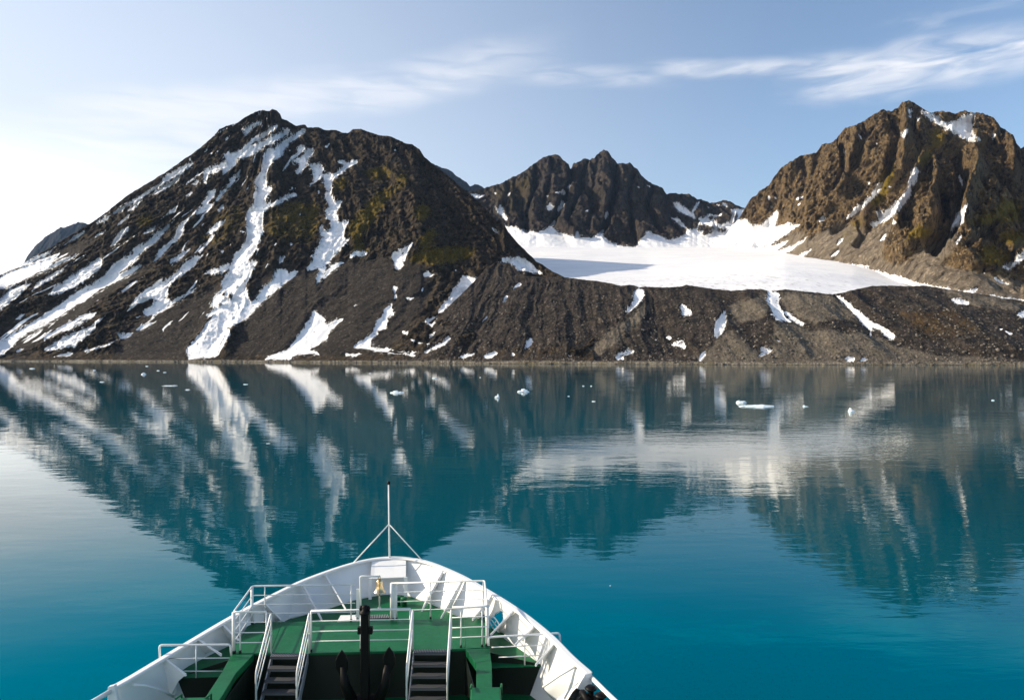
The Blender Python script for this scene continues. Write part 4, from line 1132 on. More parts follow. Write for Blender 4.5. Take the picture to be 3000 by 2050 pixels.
def bend(pts, r=0.12, n=5):
    """round the corners of a pipe run"""
    pts = [Vector(p) for p in pts]
    out = [pts[0]]
    for i in range(1, len(pts) - 1):
        a, p, c = pts[i - 1], pts[i], pts[i + 1]
        ra = min(r, (a - p).length * 0.45)
        rc = min(r, (c - p).length * 0.45)
        p0 = p + (a - p).normalized() * ra
        p1 = p + (c - p).normalized() * rc
        for k in range(n + 1):
            q = k / n
            out.append(p0 * (1 - q) ** 2 + p * 2 * q * (1 - q) + p1 * q * q)
    out.append(pts[-1])
    return out


def spline(pts, n):
    """smooth curve through points, evenly resampled to n"""
    p = np.array([tuple(q) for q in pts])
    p = np.vstack([2 * p[0] - p[1], p, 2 * p[-1] - p[-2]])
    out = []
    for i in range(1, len(p) - 2):
        for q in np.linspace(0, 1, 24, endpoint=False):
            a, b_, c, d = p[i - 1], p[i], p[i + 1], p[i + 2]
            out.append(0.5 * (2 * b_ + (c - a) * q + (2 * a - 5 * b_ + 4 * c - d) * q * q + (3 * b_ - a - 3 * c + d) * q ** 3))
    out.append(p[-2])
    out = np.array(out)
    s = np.concatenate([[0], np.cumsum(np.linalg.norm(np.diff(out, axis=0), axis=1))])
    t_ = np.linspace(0, s[-1], n)
    return np.stack([np.interp(t_, s, out[:, k]) for k in range(3)], -1)


ship = bpy.data.objects.new('ship', None)
COL.objects.link(ship)
tag(ship, 'white ship bow with green decks, seen from its own bridge', 'ship')
ship.location = (0, 0, 0)

cap_pts = [P3(252, 1560, 7.82), P3(300, 1533, 7.78), P3(430, 1455, 7.66), P3(527, 1398, 7.5), P3(620, 1349, 7.33), P3(700, 1312, 7.22), P3(805, 1277, 7.12), P3(883, 1265, 7.1), P3(960, 1272, 7.11), P3(1035, 1300, 7.17), P3(1100, 1335, 7.25), P3(1180, 1385, 7.37), P3(1250, 1440, 7.51), P3(1300, 1490, 7.61), P3(1342, 1527, 7.68)]
NC = 420
cap = spline(cap_pts, NC)
bot_pts = [P3(330, 1612, 8.9), P3(392, 1583, 8.75), P3(404, 1566, 8.6), P3(384, 1534, 8.3), P3(405, 1514, 8.22), P3(507, 1465, 8.2), P3(575, 1432, 8.18), P3(645, 1407, 8.15), P3(744, 1382, 8.12), P3(801, 1362, 8.1), P3(874, 1348, 8.08), P3(925, 1351, 8.08), P3(980, 1371, 8.1), P3(1035, 1397, 8.13), P3(1100, 1420, 8.18), P3(1173, 1448, 8.25), P3(1210, 1466, 8.28), P3(1235, 1490, 8.3), P3(1252, 1507, 8.33), P3(1229, 1547, 8.5), P3(1236, 1568, 8.65), P3(1262, 1592, 8.85)]
# the foot of the bulwark, matched to the cap by fraction of its run
cap_at = lambda f: Vector([np.interp(f, np.linspace(0, 1, NC), cap[:, k]) for k in range(3)])
bot_f = [0.0, 0.05, 0.09, 0.13, 0.165, 0.26, 0.315, 0.36, 0.42, 0.455, 0.505, 0.535, 0.575, 0.625, 0.69, 0.765, 0.81, 0.85, 0.88, 0.935, 0.965, 1.0]
fr = np.linspace(0, 1, NC)
bot = np.stack([np.interp(fr, bot_f, [p[k] for p in bot_pts]) for k in range(3)], -1)
ker = np.ones(9) / 9
bs = np.stack([np.convolve(np.pad(bot[:, k], 4, mode='edge'), ker, mode='valid') for k in range(3)], -1)
bot = bs
# inward direction along the cap (horizontal)
tan = np.gradient(cap, axis=0)
tan[:, 2] = 0
tan /= np.linalg.norm(tan, axis=1)[:, None]
inw = np.stack([tan[:, 1], -tan[:, 0], 0 * tan[:, 0]], -1)
# plating
NT_ = 26
tt = np.linspace(0, 1, NT_)
grid = cap[:, None, :] * (1 - tt[None, :, None]) + bot[:, None, :] * tt[None, :, None]
hole_c = PY(1121, 1416, 18.9)
pr_u = 1162 + grid[:, :, 0] / grid[:, :, 1] * FD
pr_v = 794 + (CAM_H - grid[:, :, 2]) / grid[:, :, 1] * FD
hi, hj = np.unravel_index(np.argmin((pr_u - 1121) ** 2 + (pr_v - 1415) ** 2 + np.where(grid[:, :, 0] > -2, 0, 1e6)), pr_u.shape)
hc = grid[hi, hj]
ax1 = tan[hi]
ax2 = (bot[hi] - cap[hi])
hgt = np.linalg.norm(ax2)
ax2 = ax2 / hgt
F = []
for i in range(NC - 1):
    for j in range(NT_ - 1):
        c_ = (grid[i, j] + grid[i + 1, j + 1]) / 2 - hc
        if (np.dot(c_, ax1) / 0.26) ** 2 + (np.dot(c_, ax2) / 0.23) ** 2 < 1 and np.linalg.norm(c_) < 0.6:
            continue
        a_ = i * NT_ + j
        F.append((a_, a_ + NT_, a_ + NT_ + 1, a_ + 1))
bul = np_mesh('bulwark', grid.reshape(-1, 3), np.array(F), M_white, True, None, ship)
sol = bul.modifiers.new('plate', 'SOLIDIFY')
sol.thickness = 0.02
sol.offset = 0
# oval rim and cross bars of the mooring port
rim = [Vector(hc + ax1 * 0.27 * math.cos(a) + ax2 * 0.24 * math.sin(a)) for a in np.linspace(0, 2 * math.pi, 33)]
MB().tube(rim, 0.022, 8).build('port_rim', M_white, bul, True)
for a in (0.75, -0.75):
    MB().tube([Vector(hc + (ax1 * math.cos(a) * 0.27 + ax2 * math.sin(a) * 0.24) * s) for s in (-1, 1)], 0.016, 8).build('port_bar', M_rail, bul, True)
# cap rail on top of the plating
sec = [(-0.03, 0.0), (-0.03, 0.03), (0.0, 0.045), (0.13, 0.045), (0.16, 0.02), (0.16, -0.01), (0.13, -0.015), (0.02, -0.012)]
V_ = np.array([[cap[i] + inw[i] * a_ + np.array([0, 0, z_]) for a_, z_ in sec] for i in range(NC)])
k_ = len(sec)
F = [(i * k_ + j, i * k_ + (j + 1) % k_, (i + 1) * k_ + (j + 1) % k_, (i + 1) * k_ + j) for i in range(NC - 1) for j in range(k_)]
co_ = np_mesh('cap_rail', V_.reshape(-1, 3), np.array(F), M_white, False, None, bul)

# brackets that stiffen the bulwark
def near_cap(p):
    return int(np.argmin(np.linalg.norm(cap[:, :2] - np.array([p.x, p.y]), axis=1)))


def bracket(T, Ffoot, k_aft, du):
    i = int(np.argmin((pr_u[:, 0] - T[0]) ** 2 + (pr_v[:, 0] - T[1]) ** 2))
    top = Vector(cap[i] + inw[i] * 0.12)
    foot = PY(Ffoot[0], Ffoot[1], top.y - k_aft)
    half = slice(0, NC // 2) if du < 0 else slice(NC // 2, NC)
    j = int(np.argmin(np.abs(pr_u[half, -1] - (Ffoot[0] + du)) + 3 * (np.abs(np.arange(NC)[half] - i) > 60))) + half.start
    base = Vector(grid[j, -2]) + Vector(inw[j]) * 0.02
    wall = Vector(cap[i] * 0.86 + grid[j, -2] * 0.14) + Vector(inw[i]) * 0.02
    arch = foot.lerp(base, 0.45) + Vector((0, 0, 0.10))
    foot2 = foot + Vector((0, 0, -0.05))
    nrm = (foot - top).cross(base - top).normalized()
    mb = MB().prism([top, foot, foot2, foot.lerp(base, 0.15) + Vector((0, 0, 0.03)), arch, base, wall], nrm * 0.018)
    d = (foot2 - top).normalized()
    q = nrm * 0.022
    e = d.cross(nrm).normalized() * 0.010
    mb.prism([top - q, foot2 - q, foot2 + q, top + q], e)
    mb.build('bracket', M_white, bul)


for T, F_, k_, du in (((736, 1304), (785, 1380), 0.95, -16), ((680, 1322), (731, 1405), 0.85, -18), ((592, 1362), (650, 1414), -0.15, -30), ((500, 1415), (545, 1452), 0.25, -30), ((444, 1449), (503, 1483), 0.15, -46), ((369, 1492), (423, 1528), 0.15, -38),
                      ((1012, 1292), (957, 1383), 1.0, 16), ((1056, 1312), (1001, 1399), 0.9, 20), ((1123, 1350), (1072, 1403), 0.45, 22), ((1173, 1383), (1112, 1439), 0.3, 26), ((1219, 1418), (1168, 1461), 0.12, 36), ((1264, 1458), (1215, 1506), 0.15, 33)):
    bracket(T, F_, k_, du)
# long ribs on the plating towards the aft ends
for a_, c_, d_ in (((1310, 1510), (1270, 1532), (1232, 1558)), ((393, 1520), (440, 1540), (500, 1582))):
    if a_[0] > 1000:
        pts = [PY(u, v, y) for (u, v), y in zip((a_, c_, d_), (16.7, 16.75, 16.9))]
        MB().tube(pts, 0.03, 8).build('rib', M_white, bul, True)
pts = [PY(u, v, y) for u, v, y in ((398, 2003 * 0.77467 - 0.5, 16.15), (330, 1555, 16.5), (365, 1563, 16.6), (410, 1580, 16.75))][1:]
MB().tube([PY(303, 1552, 16.15), PY(330, 1555, 16.35), PY(360, 1563, 16.6), PY(395, 1580, 16.9)], 0.03, 8).build('rib', M_white, bul, True)
# breasthook plate and its legs at the stem
i0, i1 = [int(np.argmin((pr_u[:, 0] - u) ** 2 + (pr_v[:, 0] - v) ** 2)) for u, v in ((840, 1270), (926, 1268))]
pl_ = [Vector(cap[i0] + inw[i0] * 0.12 - np.array([0, 0, 0.03])), Vector(cap[(i0 + i1) // 2] + inw[(i0 + i1) // 2] * 0.12 - np.array([0, 0, 0.03])), Vector(cap[i1] + inw[i1] * 0.12 - np.array([0, 0, 0.03])), PY(921, 1309, 22.35), PY(841, 1312, 22.3)]
MB().prism(pl_, Vector((0, 0.01, 0.02))).build('breasthook', M_white, bul)
for u0, v0, u1, v1, y_ in ((841, 1311, 840, 1359, 22.3), (921, 1309, 921, 1357, 22.35)):
    MB().prism([PY(u0 - 3.5, v0, y_), PY(u0 + 3.5, v0, y_), PY(u1 + 3.5, v1, y_ - 0.1), PY(u1 - 3.5, v1, y_ - 0.1)], Vector((0, 0.06, 0))).build('bracket_leg', M_white, bul)

# hull below the bulwark, down to the waterline and back past the bridge
axis_x = lambda y: -3.62 - 0.062 * (y - 16)
aftL, aftR = cap[0], cap[-1]
run = [np.array([axis_x(y) - s_, y, CAM_H - 8.6]) for y, s_ in ((-12, 6.4), (0, 6.3), (8, 6.1), (14, 5.75))]
runR = [np.array([axis_x(y) + s_, y, CAM_H - 8.6]) for y, s_ in ((14, 5.75), (8, 6.1), (0, 6.3), (-12, 6.4))]
top = np.vstack([run, [bot[0] + (0, -0.05, 0)], cap[::6] + np.array([0, 0, -0.03]) - inw[::6] * 0.02, [bot[-1] + (0, -0.05, 0)], runR])
wl = []
for p in top:
    c_ = axis_x(p[1])
    k_ = np.clip((p[1] - 8) / 16, 0, 1)
    wl.append([c_ + (p[0] - c_) * (0.96 - 0.50 * k_), p[1] - 4.0 * k_ ** 2, -0.6])
wl = np.array(wl)
nr = 8
V_ = np.array([[top[i] * (1 - q) + wl[i] * q + np.array([0, 0.0, 0]) for q in np.linspace(0, 1, nr)] for i in range(len(top))])
F = [(i * nr + j, (i + 1) * nr + j, (i + 1) * nr + j + 1, i * nr + j + 1) for i in range(len(top) - 1) for j in range(nr - 1)]
# keep the mooring port open to the water
keep = []
for f in F:
    cc = V_.reshape(-1, 3)[list(f)].mean(0)
    if np.linalg.norm(cc - hc) < 0.55:
        continue
    keep.append(f)
np_mesh('hull', V_.reshape(-1, 3), np.array(keep), M_white, True, None, ship)

# foredeck inside the bulwark
iA, iB = int(NC * 0.125), int(NC * 0.885)
Ls = bot[iA:NC // 2]
Rs = bot[iB:NC // 2 - 1:-1]
nq = 120
Lr = np.stack([np.interp(np.linspace(0, 1, nq), np.linspace(0, 1, len(Ls)), Ls[:, k]) for k in range(3)], -1)
Rr = np.stack([np.interp(np.linspace(0, 1, nq), np.linspace(0, 1, len(Rs)), Rs[:, k]) for k in range(3)], -1)
qs = np.linspace(-0.005, 1.005, 48)
V_ = np.array([[Lr[i] * (1 - q) + Rr[i] * q for q in qs] for i in range(nq)])
pa, pc = P3(523, 1483, 7.9), P3(1112, 1468, 7.9)
inside = (V_[:, :, 0] > pa.x + 0.05) & (V_[:, :, 0] < pc.x - 0.05)
V_[:, :, 1] = np.where(inside, np.maximum(V_[:, :, 1], np.interp(V_[:, :, 0], [pa.x, pc.x], [pa.y, pc.y]) + 0.3), V_[:, :, 1])
F = [(i * 48 + j, i * 48 + j + 1, (i + 1) * 48 + j + 1, (i + 1) * 48 + j) for i in range(nq - 1) for j in range(47)]
np_mesh('foredeck', V_.reshape(-1, 3), np.array(F), M_green, False, None, ship)
# lower deck the stairs lead to
zl = 9.15
lower = MB()
pts = [Vector((axis_x(y) + s_ * sd, y, CAM_H - zl)) for sd, seq in ((-1, ((-12, 6.3), (6, 6.0), (12, 5.75), (16.2, 5.2), (18.6, 4.9))), (1, ((18.6, 4.55), (16.2, 5.15), (12, 5.75), (6, 6.0), (-12, 6.3)))) for y, s_ in seq]
lower.prism(pts, Vector((0, 0, 0.04)))
lower.build('lower_deck', M_green, ship)
# raised platform with its green bulkhead
H_P = 7.9
plat = [P3(523, 1483, H_P), P3(575, 1481, H_P), P3(588, 1484, H_P), P3(700, 1481, H_P), P3(839, 1478, H_P), P3(930, 1476, H_P), P3(1026, 1472.5, H_P), P3(1112, 1468, H_P), P3(1104, 1396, H_P), P3(1007, 1402, H_P), P3(753, 1408.5, H_P), P3(567, 1411, H_P)]
plat[1] = P3(577, 1481.5, H_P)
plat[2] = P3(590, 1481.2, H_P)
po = MB().prism([p + Vector((0, 0, -0.03)) for p in plat], Vector((0, 0, 0.06))).build('platform', M_green, ship, bevel=0.008)
bk = [p + Vector((0.0, 0.03, 0)) for p in plat[:8]]
vs_ = [p + Vector((0, 0, -0.06)) for p in bk] + [Vector((p.x, p.y, CAM_H - zl)) for p in bk]
MB().add(vs_, [(i, i + 1, i + 9, i + 8) for i in range(7)]).build('bulkhead', M_dgreen_shade, po)
sd = [plat[7], plat[8], plat[9], plat[10], plat[11], plat[0]]
vs_ = [p + Vector((0, 0, -0.06)) for p in sd] + [p + Vector((0, 0, -0.5)) for p in sd]
MB().add(vs_, [(i, i + 1, i + 7, i + 6) for i in range(5)]).build('platform_skirt', M_green, po)
for a_, c_ in (((1054, 1398.6), (1055, 1470.3)), ((640, 1409.6), (612, 1482))):
    MB().tube([P3(*a_, H_P) + Vector((0, -0.02, 0)), P3(*c_, H_P) + Vector((0, 0.02, 0))], 0.009, 6).build('weld_seam', M_green, po, True)
for i, sgn in ((0, -1), (7, 1)):   # closes the sides between platform, foredeck and lower deck
    p = plat[i]
    q = Vector(bot[iA if sgn < 0 else iB])
    a_ = [Vector((p.x, p.y + 0.03, CAM_H - 8.05)), Vector((q.x, q.y, q.z - 0.01)), Vector((q.x, q.y, CAM_H - zl)), Vector((p.x, p.y + 0.03, CAM_H - zl))]
    MB().prism(a_, Vector((0, 0.02, 0))).build('deck_step', M_dgreen_shade, po)
# green girders that run aft at platform level, with roller boxes at their ends
for pts, bx_ in (([(525, 1484), (577, 1482), (536, 1526), (503, 1580), (486, 1606), (447, 1606), (467, 1580), (503, 1525)], None), ([(1056, 1471), (1111, 1469), (1116, 1507), (1117, 1560), (1118, 1600), (1081, 1600), (1081, 1560), (1081, 1507)], None)):
    poly = [P3(u, v, H_P + 0.012) for u, v in pts]
    gb = MB().prism([p + Vector((0, 0, -0.09)) for p in poly], Vector((0, 0, 0.18))).build('girder', M_green, ship, bevel=0.012)
    lo = [p + Vector((0, 0, -0.18)) for p in poly]
    # web plate under the girder, deep at the bulkhead and shallow aft
    for a_, c_ in ((lo[0], lo[6]), (lo[1], lo[3])):
        MB().prism([a_, c_, c_ + Vector((0, 0, -0.15)), a_ + Vector((0, 0, -1.05))], Vector((0.02, 0, 0))).build('gusset', M_dgreen_shade, gb)
for u0, u1, v0, dy in ((1070, 1138, 1558, 0.9), (411, 478, 1581, 0.9)):
    a_, c_ = P3(u0, v0, 7.82), P3(u1, v0 - 1, 7.82)
    cx_, wd = (a_ + c_) / 2, (c_ - a_).length
    bx_ = MB().box((cx_.x, cx_.y - dy / 2, cx_.z - 0.6), wd, dy, 1.2, 0.03)
    bo = bx_.build('roller_box', M_green, ship, bevel=0.03)
    for q in (a_, c_):
        MB().tube([q + Vector((0, 0.02, -0.3)), q + Vector((0, 0.02, 0.05)), q + Vector((0, -0.25, 0.09))], 0.025, 8).build('box_edge', M_green, bo, True)

# ---- railings
def railing(tops, heights, posts, base_drop, close=False, r=0.026, rb=0.0145, ends=True, name='railing'):
    """tops: 3-D run of the hand rail; heights: drops of the lower bars; posts: points on the run given as (segment, fraction)"""
    o = MB().tube(bend(tops, 0.10), r, 10).build(name, M_rail, ship, True)
    for h_ in heights:
        MB().tube(bend([p + Vector((0, 0, -h_)) for p in tops], 0.10), rb, 8).build('bar', M_rail, o, True)
    for seg, fq, rr in posts:
        p = Vector(tops[seg]).lerp(Vector(tops[seg + 1]), fq)
        MB().tube([p, p + Vector((0, 0, -base_drop))], rr, 10).build('post', M_rail, o, True)
        MB().tube([p + Vector((0, 0, -base_drop)), p + Vector((0, 0, -base_drop + 0.07))], rr + 0.012, 10).build('post_foot', M_dgreen_shade, o, True)
    return o


HR = 1.07
up = lambda u, v, h_=HR: P3(u, v, H_P) + Vector((0, 0, h_))
bars = (0.27, 0.54, 0.80)
railing([up(706, 1478), up(931, 1473)], bars, [(0, 0.0, 0.022), (0, 0.50, 0.026), (0, 1.0, 0.022)], HR)
railing([up(604, 1480), up(530, 1481), up(573, 1413), up(806, 1409)], bars, [(0, 0.0, 0.02), (0, 0.80, 0.022), (0, 0.995, 0.045), (1, 0.97, 0.04), (2, 0.12, 0.018), (2, 0.96, 0.02)], HR)
railing([up(887, 1406), up(1100, 1399), up(1106, 1466), up(1026, 1469)], bars, [(0, 0.01, 0.05), (0, 0.06, 0.02), (0, 0.42, 0.018), (0, 0.985, 0.03), (1, 0.97, 0.048), (2, 0.15, 0.018), (2, 0.75, 0.018)], HR)
# gate posts by the bell
for u, v in ((812, 1409), (895, 1406)):
    a_ = P3(u, v, H_P)
    MB().box((a_.x, a_.y + 0.02, a_.z + 0.47), 0.09, 0.05, 0.94).build('gate_post', M_rail, ship, bevel=0.008)
# side barriers over the step beside the platform
for tp, mids, post in ((([(363, 1494, 17.25), (362, 1463, 17.25), (523, 1462, 17.62), (525, 1486, 17.62)]), ((361, 1494, 17.25, 521, 1492, 17.62), (392, 1522, 17.3, 505, 1522, 17.55)), (445, 1464, 1537, 17.42)),
                       (([(1109, 1464, 17.85), (1109, 1445, 17.85), (1270, 1436, 18.15), (1272, 1464, 18.15)]), ((1116, 1468, 17.9, 1270, 1461, 18.15), (1131, 1491, 17.9, 1240, 1485, 18.1)), (1191, 1441, 1508, 18.0))):
    o = MB().tube(bend([PY(*q) for q in tp], 0.07), 0.028, 10).build('side_barrier', M_rail, ship, True)
    for q in mids:
        MB().tube([PY(*q[:3]), PY(*q[3:])], 0.016, 8).build('bar', M_rail, o, True)
    MB().tube([PY(post[0], post[1], post[3]), PY(post[0], post[2], post[3])], 0.018, 8).build('post', M_rail, o, True)

# ---- stairs
def stairs(uL, uR, vt):
    a_, c_ = P3(uL, vt, H_P), P3(uR, vt - 1.5, H_P)
    along = Vector((0, -1, 0))
    land = MB()
    o = None
    side = []
    for e in (a_, c_):
        s_ = MB().prism([e + Vector((0, 0.0, 0.02)), e + Vector((0, -1.22, -1.2)), e + Vector((0, -1.22, -1.25)), e + Vector((0, -0.98, -1.25)), e + Vector((0, 0.0, -0.25))], Vector((0.03, 0, 0)))
        side.append(s_)
    o = bpy.data.objects.new('stairs', None)
    COL.objects.link(o)
    o.parent = ship
    for s_ in side:
        s_.build('stringer', M_steel, o)
    for n in range(0, 6):
        mid = (a_ + c_) / 2 + Vector((0, -0.11 - 0.2 * n, -0.2 * n - (0.02 if n else -0.004)))
        wd = (c_ - a_).length - 0.04
        th = 0.03
        MB().box(mid, wd, 0.20, th).build('tread', M_tread, o, bevel=0.004)
        MB().box(mid + Vector((0, -0.095, -0.025)), wd, 0.012, 0.05).build('nosing', M_nose, o)
    gr = MB()
    for k in range(22):   # ribs of the landing grating
        q = a_.lerp(c_, (k + 0.7) / 22.4)
        gr.box(q + Vector((0, -0.10, 0.018)), 0.008, 0.18, 0.012)
    gr.build('grating_rib', M_steel, o)
    for e, sx in ((a_, -0.03), (c_, 0.03)):
        e = e + Vector((sx, 0.03, 0))
        for k, h_ in enumerate((1.07, 0.80, 0.54)):
            p0 = e + Vector((0, 0.0, h_))
            p1 = e + Vector((0, -1.05, h_ - 1.05))
            if k == 0:
                run_ = bend([e + Vector((0, 0.0, 0)), p0, p1, p1 + Vector((0, 0, -1.15))], 0.10)
            else:
                run_ = [p0, p1]
            MB().tube(run_, 0.024 if k == 0 else 0.014, 10).build('handrail', M_rail, o, True)


stairs(617, 699, 1483.5)
stairs(939, 1021, 1474.5)

# ---- flagstaff at the stem
YF = 23.25
fs = MB().tube([PY(884, 1267, YF), PY(883, 1188, YF), PY(882, 1099, YF)], [0.034, 0.029, 0.024], 12).build('flagstaff', M_rail, ship, True)
MB().lathe(PY(882, 1099, YF), [(0.03, 0.0), (0.055, 0.02), (0.06, 0.06), (0.04, 0.10), (0.015, 0.12)], 14).build('flagstaff_cap', M_black, fs, True)
for u, v in ((803, 1276), (957, 1270)):
    i = int(np.argmin((pr_u[:, 0] - u) ** 2 + (pr_v[:, 0] - v) ** 2))
    MB().tube([PY(883, 1189, YF), Vector(cap[i]) + Vector((0, 0, 0.03))], 0.020, 10).build('brace', M_rail, fs, True)

# ---- hatch, grating and small fittings on the foredeck
hp = [P3(766, 1407.5, 7.86), P3(816, 1406, 7.86), P3(811, 1394, 7.86), P3(773, 1395, 7.86)]
ho = MB().prism([p + Vector((0, 0, -0.03)) for p in hp], Vector((0, 0, 0.06))).build('hatch_lid', M_white, ship, bevel=0.01)
MB().prism([p.lerp((hp[0] + hp[2]) / 2, 0.06) + Vector((0, 0, -0.2)) for p in hp], Vector((0, 0, 0.28))).build('hatch_coaming', M_green, ho)
for u, v in ((809, 1398), (812, 1403)):
    MB().lathe(P3(u, v, 7.83), [(0.035, 0), (0.04, 0.03), (0.02, 0.06)], 10).build('hatch_latch', M_steel, ho, True)
gp = [P3(836, 1404.5, 7.885), P3(884, 1403, 7.885), P3(881, 1395.5, 7.885), P3(837, 1396.5, 7.885)]
go = MB().prism(gp, Vector((0, 0, 0.04))).build('step_grating', M_tread, ship)
g2 = MB()
for k in range(12):
    q = (k + 0.5) / 12
    g2.tube([gp[0].lerp(gp[1], q) + Vector((0, 0, 0.026)), gp[3].lerp(gp[2], q) + Vector((0, 0, 0.026))], 0.008, 6)
g2.build('grating_rib', M_steel, go)
# two mooring posts and a cleat, small, between the deck and the bulwark
for u, v, h_ in ((902, 1372, 8.1), (917, 1374, 8.1)):
    MB().lathe(P3(u, v, h_), [(0.09, 0), (0.09, 0.20), (0.11, 0.22), (0.11, 0.26), (0.05, 0.28)], 16).build('bitt', M_green, ship, True)
# sounding pipes on the starboard plating
for u0, v0, u1, v1 in ((990, 1308, 962, 1372), (996, 1310, 968, 1374)):
    MB().tube([PY(u0, v0, 21.9), PY(u1, v1, 21.5)], 0.014, 8).build('pipe', M_rail, ship, True)

# ---- bulwark ends, the lower rails aft of them and the roller fairlead
epR = [PY(1327, 1528, 16.0), PY(1343, 1524, 16.1), PY(1343, 1556, 16.1), PY(1333, 1566, 16.05), PY(1308, 1560, 15.95)]
MB().prism(epR, Vector((0.0, 0.10, 0))).build('end_plate', M_white, bul, bevel=0.012)
epL = [PY(247, 1556, 15.7), PY(262, 1552, 15.75), PY(272, 1600, 15.75), PY(245, 1620, 15.7)]
MB().prism(epL, Vector((0.0, 0.10, 0))).build('end_plate', M_white, bul, bevel=0.012)
for q in ([(1339, 1533, 16.15), (1372, 1566, 15.45), (1420, 1612, 14.5), (1560, 1745, 12.2)], [(250, 1568, 15.7), (216, 1588, 15.25), (150, 1626, 14.5), (-40, 1735, 12.6)]):
    ro = MB().tube([PY(*a_) for a_ in q], 0.055, 12).build('deck_rail', M_rail, ship, True)
    for a_ in q[2:]:
        p = PY(*a_)
        MB().tube([p, Vector((p.x, p.y, CAM_H - 9.2))], 0.025, 8).build('post', M_rail, ro, True)
fb = PY(1345, 1592, 15.5)
fo = MB().box((fb.x, fb.y, fb.z - 0.03), 0.62, 0.42, 0.16, -0.7).box((fb.x, fb.y, fb.z - 0.32), 0.44, 0.30, 0.44, -0.7).build('roller_fairlead', M_black, ship, bevel=0.03)
for u, v, y_ in ((1341, 1583, 15.62), (1363, 1600, 15.35)):
    MB().lathe(PY(u, v, y_), [(0.085, 0), (0.075, 0.03), (0.065, 0.12), (0.075, 0.19), (0.135, 0.21), (0.14, 0.235), (0.10, 0.27), (0.04, 0.285)], 20).build('roller', M_black, fo, True)
MB().tube([PY(1319, 1568, 15.75), PY(1322, 1571, 15.7), PY(1338, 1596, 15.35)], [0.05, 0.085, 0.085], 14).build('roller', M_black, fo, True)

# ---- ship's bell
bell_root = bpy.data.objects.new('bell', None)
COL.objects.link(bell_root)
tag(bell_root, 'small brass bell with a white rope, hanging at the bow gate', 'bell')
YB = 19.85
bt = PY(861, 1313, YB)
bell_root.location = bt
for nm in ('bell_post',):
    bp = MB().tube(bend([PY(819.5, 1411, 19.75), PY(817.5, 1307, YB), PY(863, 1307.5, YB)], 0.05), 0.026, 10).build('bell_bracket', M_rail, ship, True)
    MB().tube([PY(818, 1319, YB), PY(826, 1308, YB)], 0.012, 8).build('brace', M_rail, bp, True)
prof = [(0.02, 0.0), (0.05, -0.02), (0.078, -0.05), (0.088, -0.09), (0.092, -0.18), (0.102, -0.25), (0.125, -0.31), (0.16, -0.355), (0.176, -0.375), (0.172, -0.39), (0.15, -0.385), (0.11, -0.33)]
o = MB().lathe((0, 0, 0), prof, 32).build('bell_body', M_brass, bell_root, True)
MB().tube([(0, 0, 0.10), (0.03, 0, 0.06), (0.025, 0, 0.0), (-0.025, 0, 0.0), (-0.03, 0, 0.06), (0, 0, 0.10)], 0.012, 8).build('hanger', M_brass, bell_root, True)
MB().tube([(0, 0, -0.33), (0, 0, -0.42), (0.005, 0, -0.50)], 0.012, 8).lathe((0, 0, -0.42), [(0.01, -0.02), (0.03, 0), (0.01, 0.03)], 12).build('clapper', M_black, bell_root, True)
MB().tube([(0.005, 0, -0.50), (0.0, 0, -0.60), (0.004, 0, -0.72), (0, 0, -0.80)], [0.022, 0.026, 0.020, 0.024], 10).lathe((0, 0, -0.85), [(0.02, -0.05), (0.05, -0.02), (0.05, 0.02), (0.02, 0.06)], 12).build('bell_rope', M_rope, bell_root, True)

# ---- spare anchor standing in front of the bulkhead
YA = 17.0
an = bpy.data.objects.new('anchor', None)
COL.objects.link(an)
foot = PY(829, 1612, YA)
an.location = (foot.x, foot.y, CAM_H - zl + 0.02)
tag(an, 'large black anchor standing upright between the two stairs', 'anchor')
org = Vector(an.location)
L_ = lambda u, v, dy=0.0: PY(u, v, YA + dy) - org
sh = MB()
w0, w1 = 0.095, 0.105
tp, bo_ = L_(829, 1392), L_(829, 1600)
sh.prism([tp + Vector((-w0, 0, 0)), tp + Vector((w0, 0, 0)), bo_ + Vector((w1, 0, 0)), bo_ + Vector((-w1, 0, 0))], Vector((0, 0.2, 0)))
so = sh.build('shank', M_black, an, bevel=0.02)
hd = L_(828, 1392)
MB().lathe(hd, [(0.09, -0.02), (0.135, 0.0), (0.14, 0.05), (0.11, 0.08), (0.075, 0.10), (0.08, 0.17), (0.06, 0.21), (0.03, 0.22)], 18).build('shackle', M_black, so, True)
for dx in (-0.08, 0.075):
    MB().tube([hd + Vector((dx, 0, 0.05)), hd + Vector((dx * 1.35, 0, 0.13)), hd + Vector((dx * 1.1, 0, 0.20))], [0.035, 0.04, 0.025], 10).build('shackle_lug', M_black, so, True)
lg = L_(829, 1429)
MB().box(lg, 0.37, 0.13, 0.17).build('stock_lug', M_black, so, bevel=0.012)
cr = L_(829, 1596)
MB().prism([cr + Vector((-0.42, 0, 0.02)), cr + Vector((-0.22, 0, 0.16)), cr + Vector((0.22, 0, 0.16)), cr + Vector((0.42, 0, 0.02)), cr + Vector((0.30, 0, -0.14)), cr + Vector((-0.30, 0, -0.14))], Vector((0, 0.42, 0))).build('crown', M_black, an, bevel=0.03)
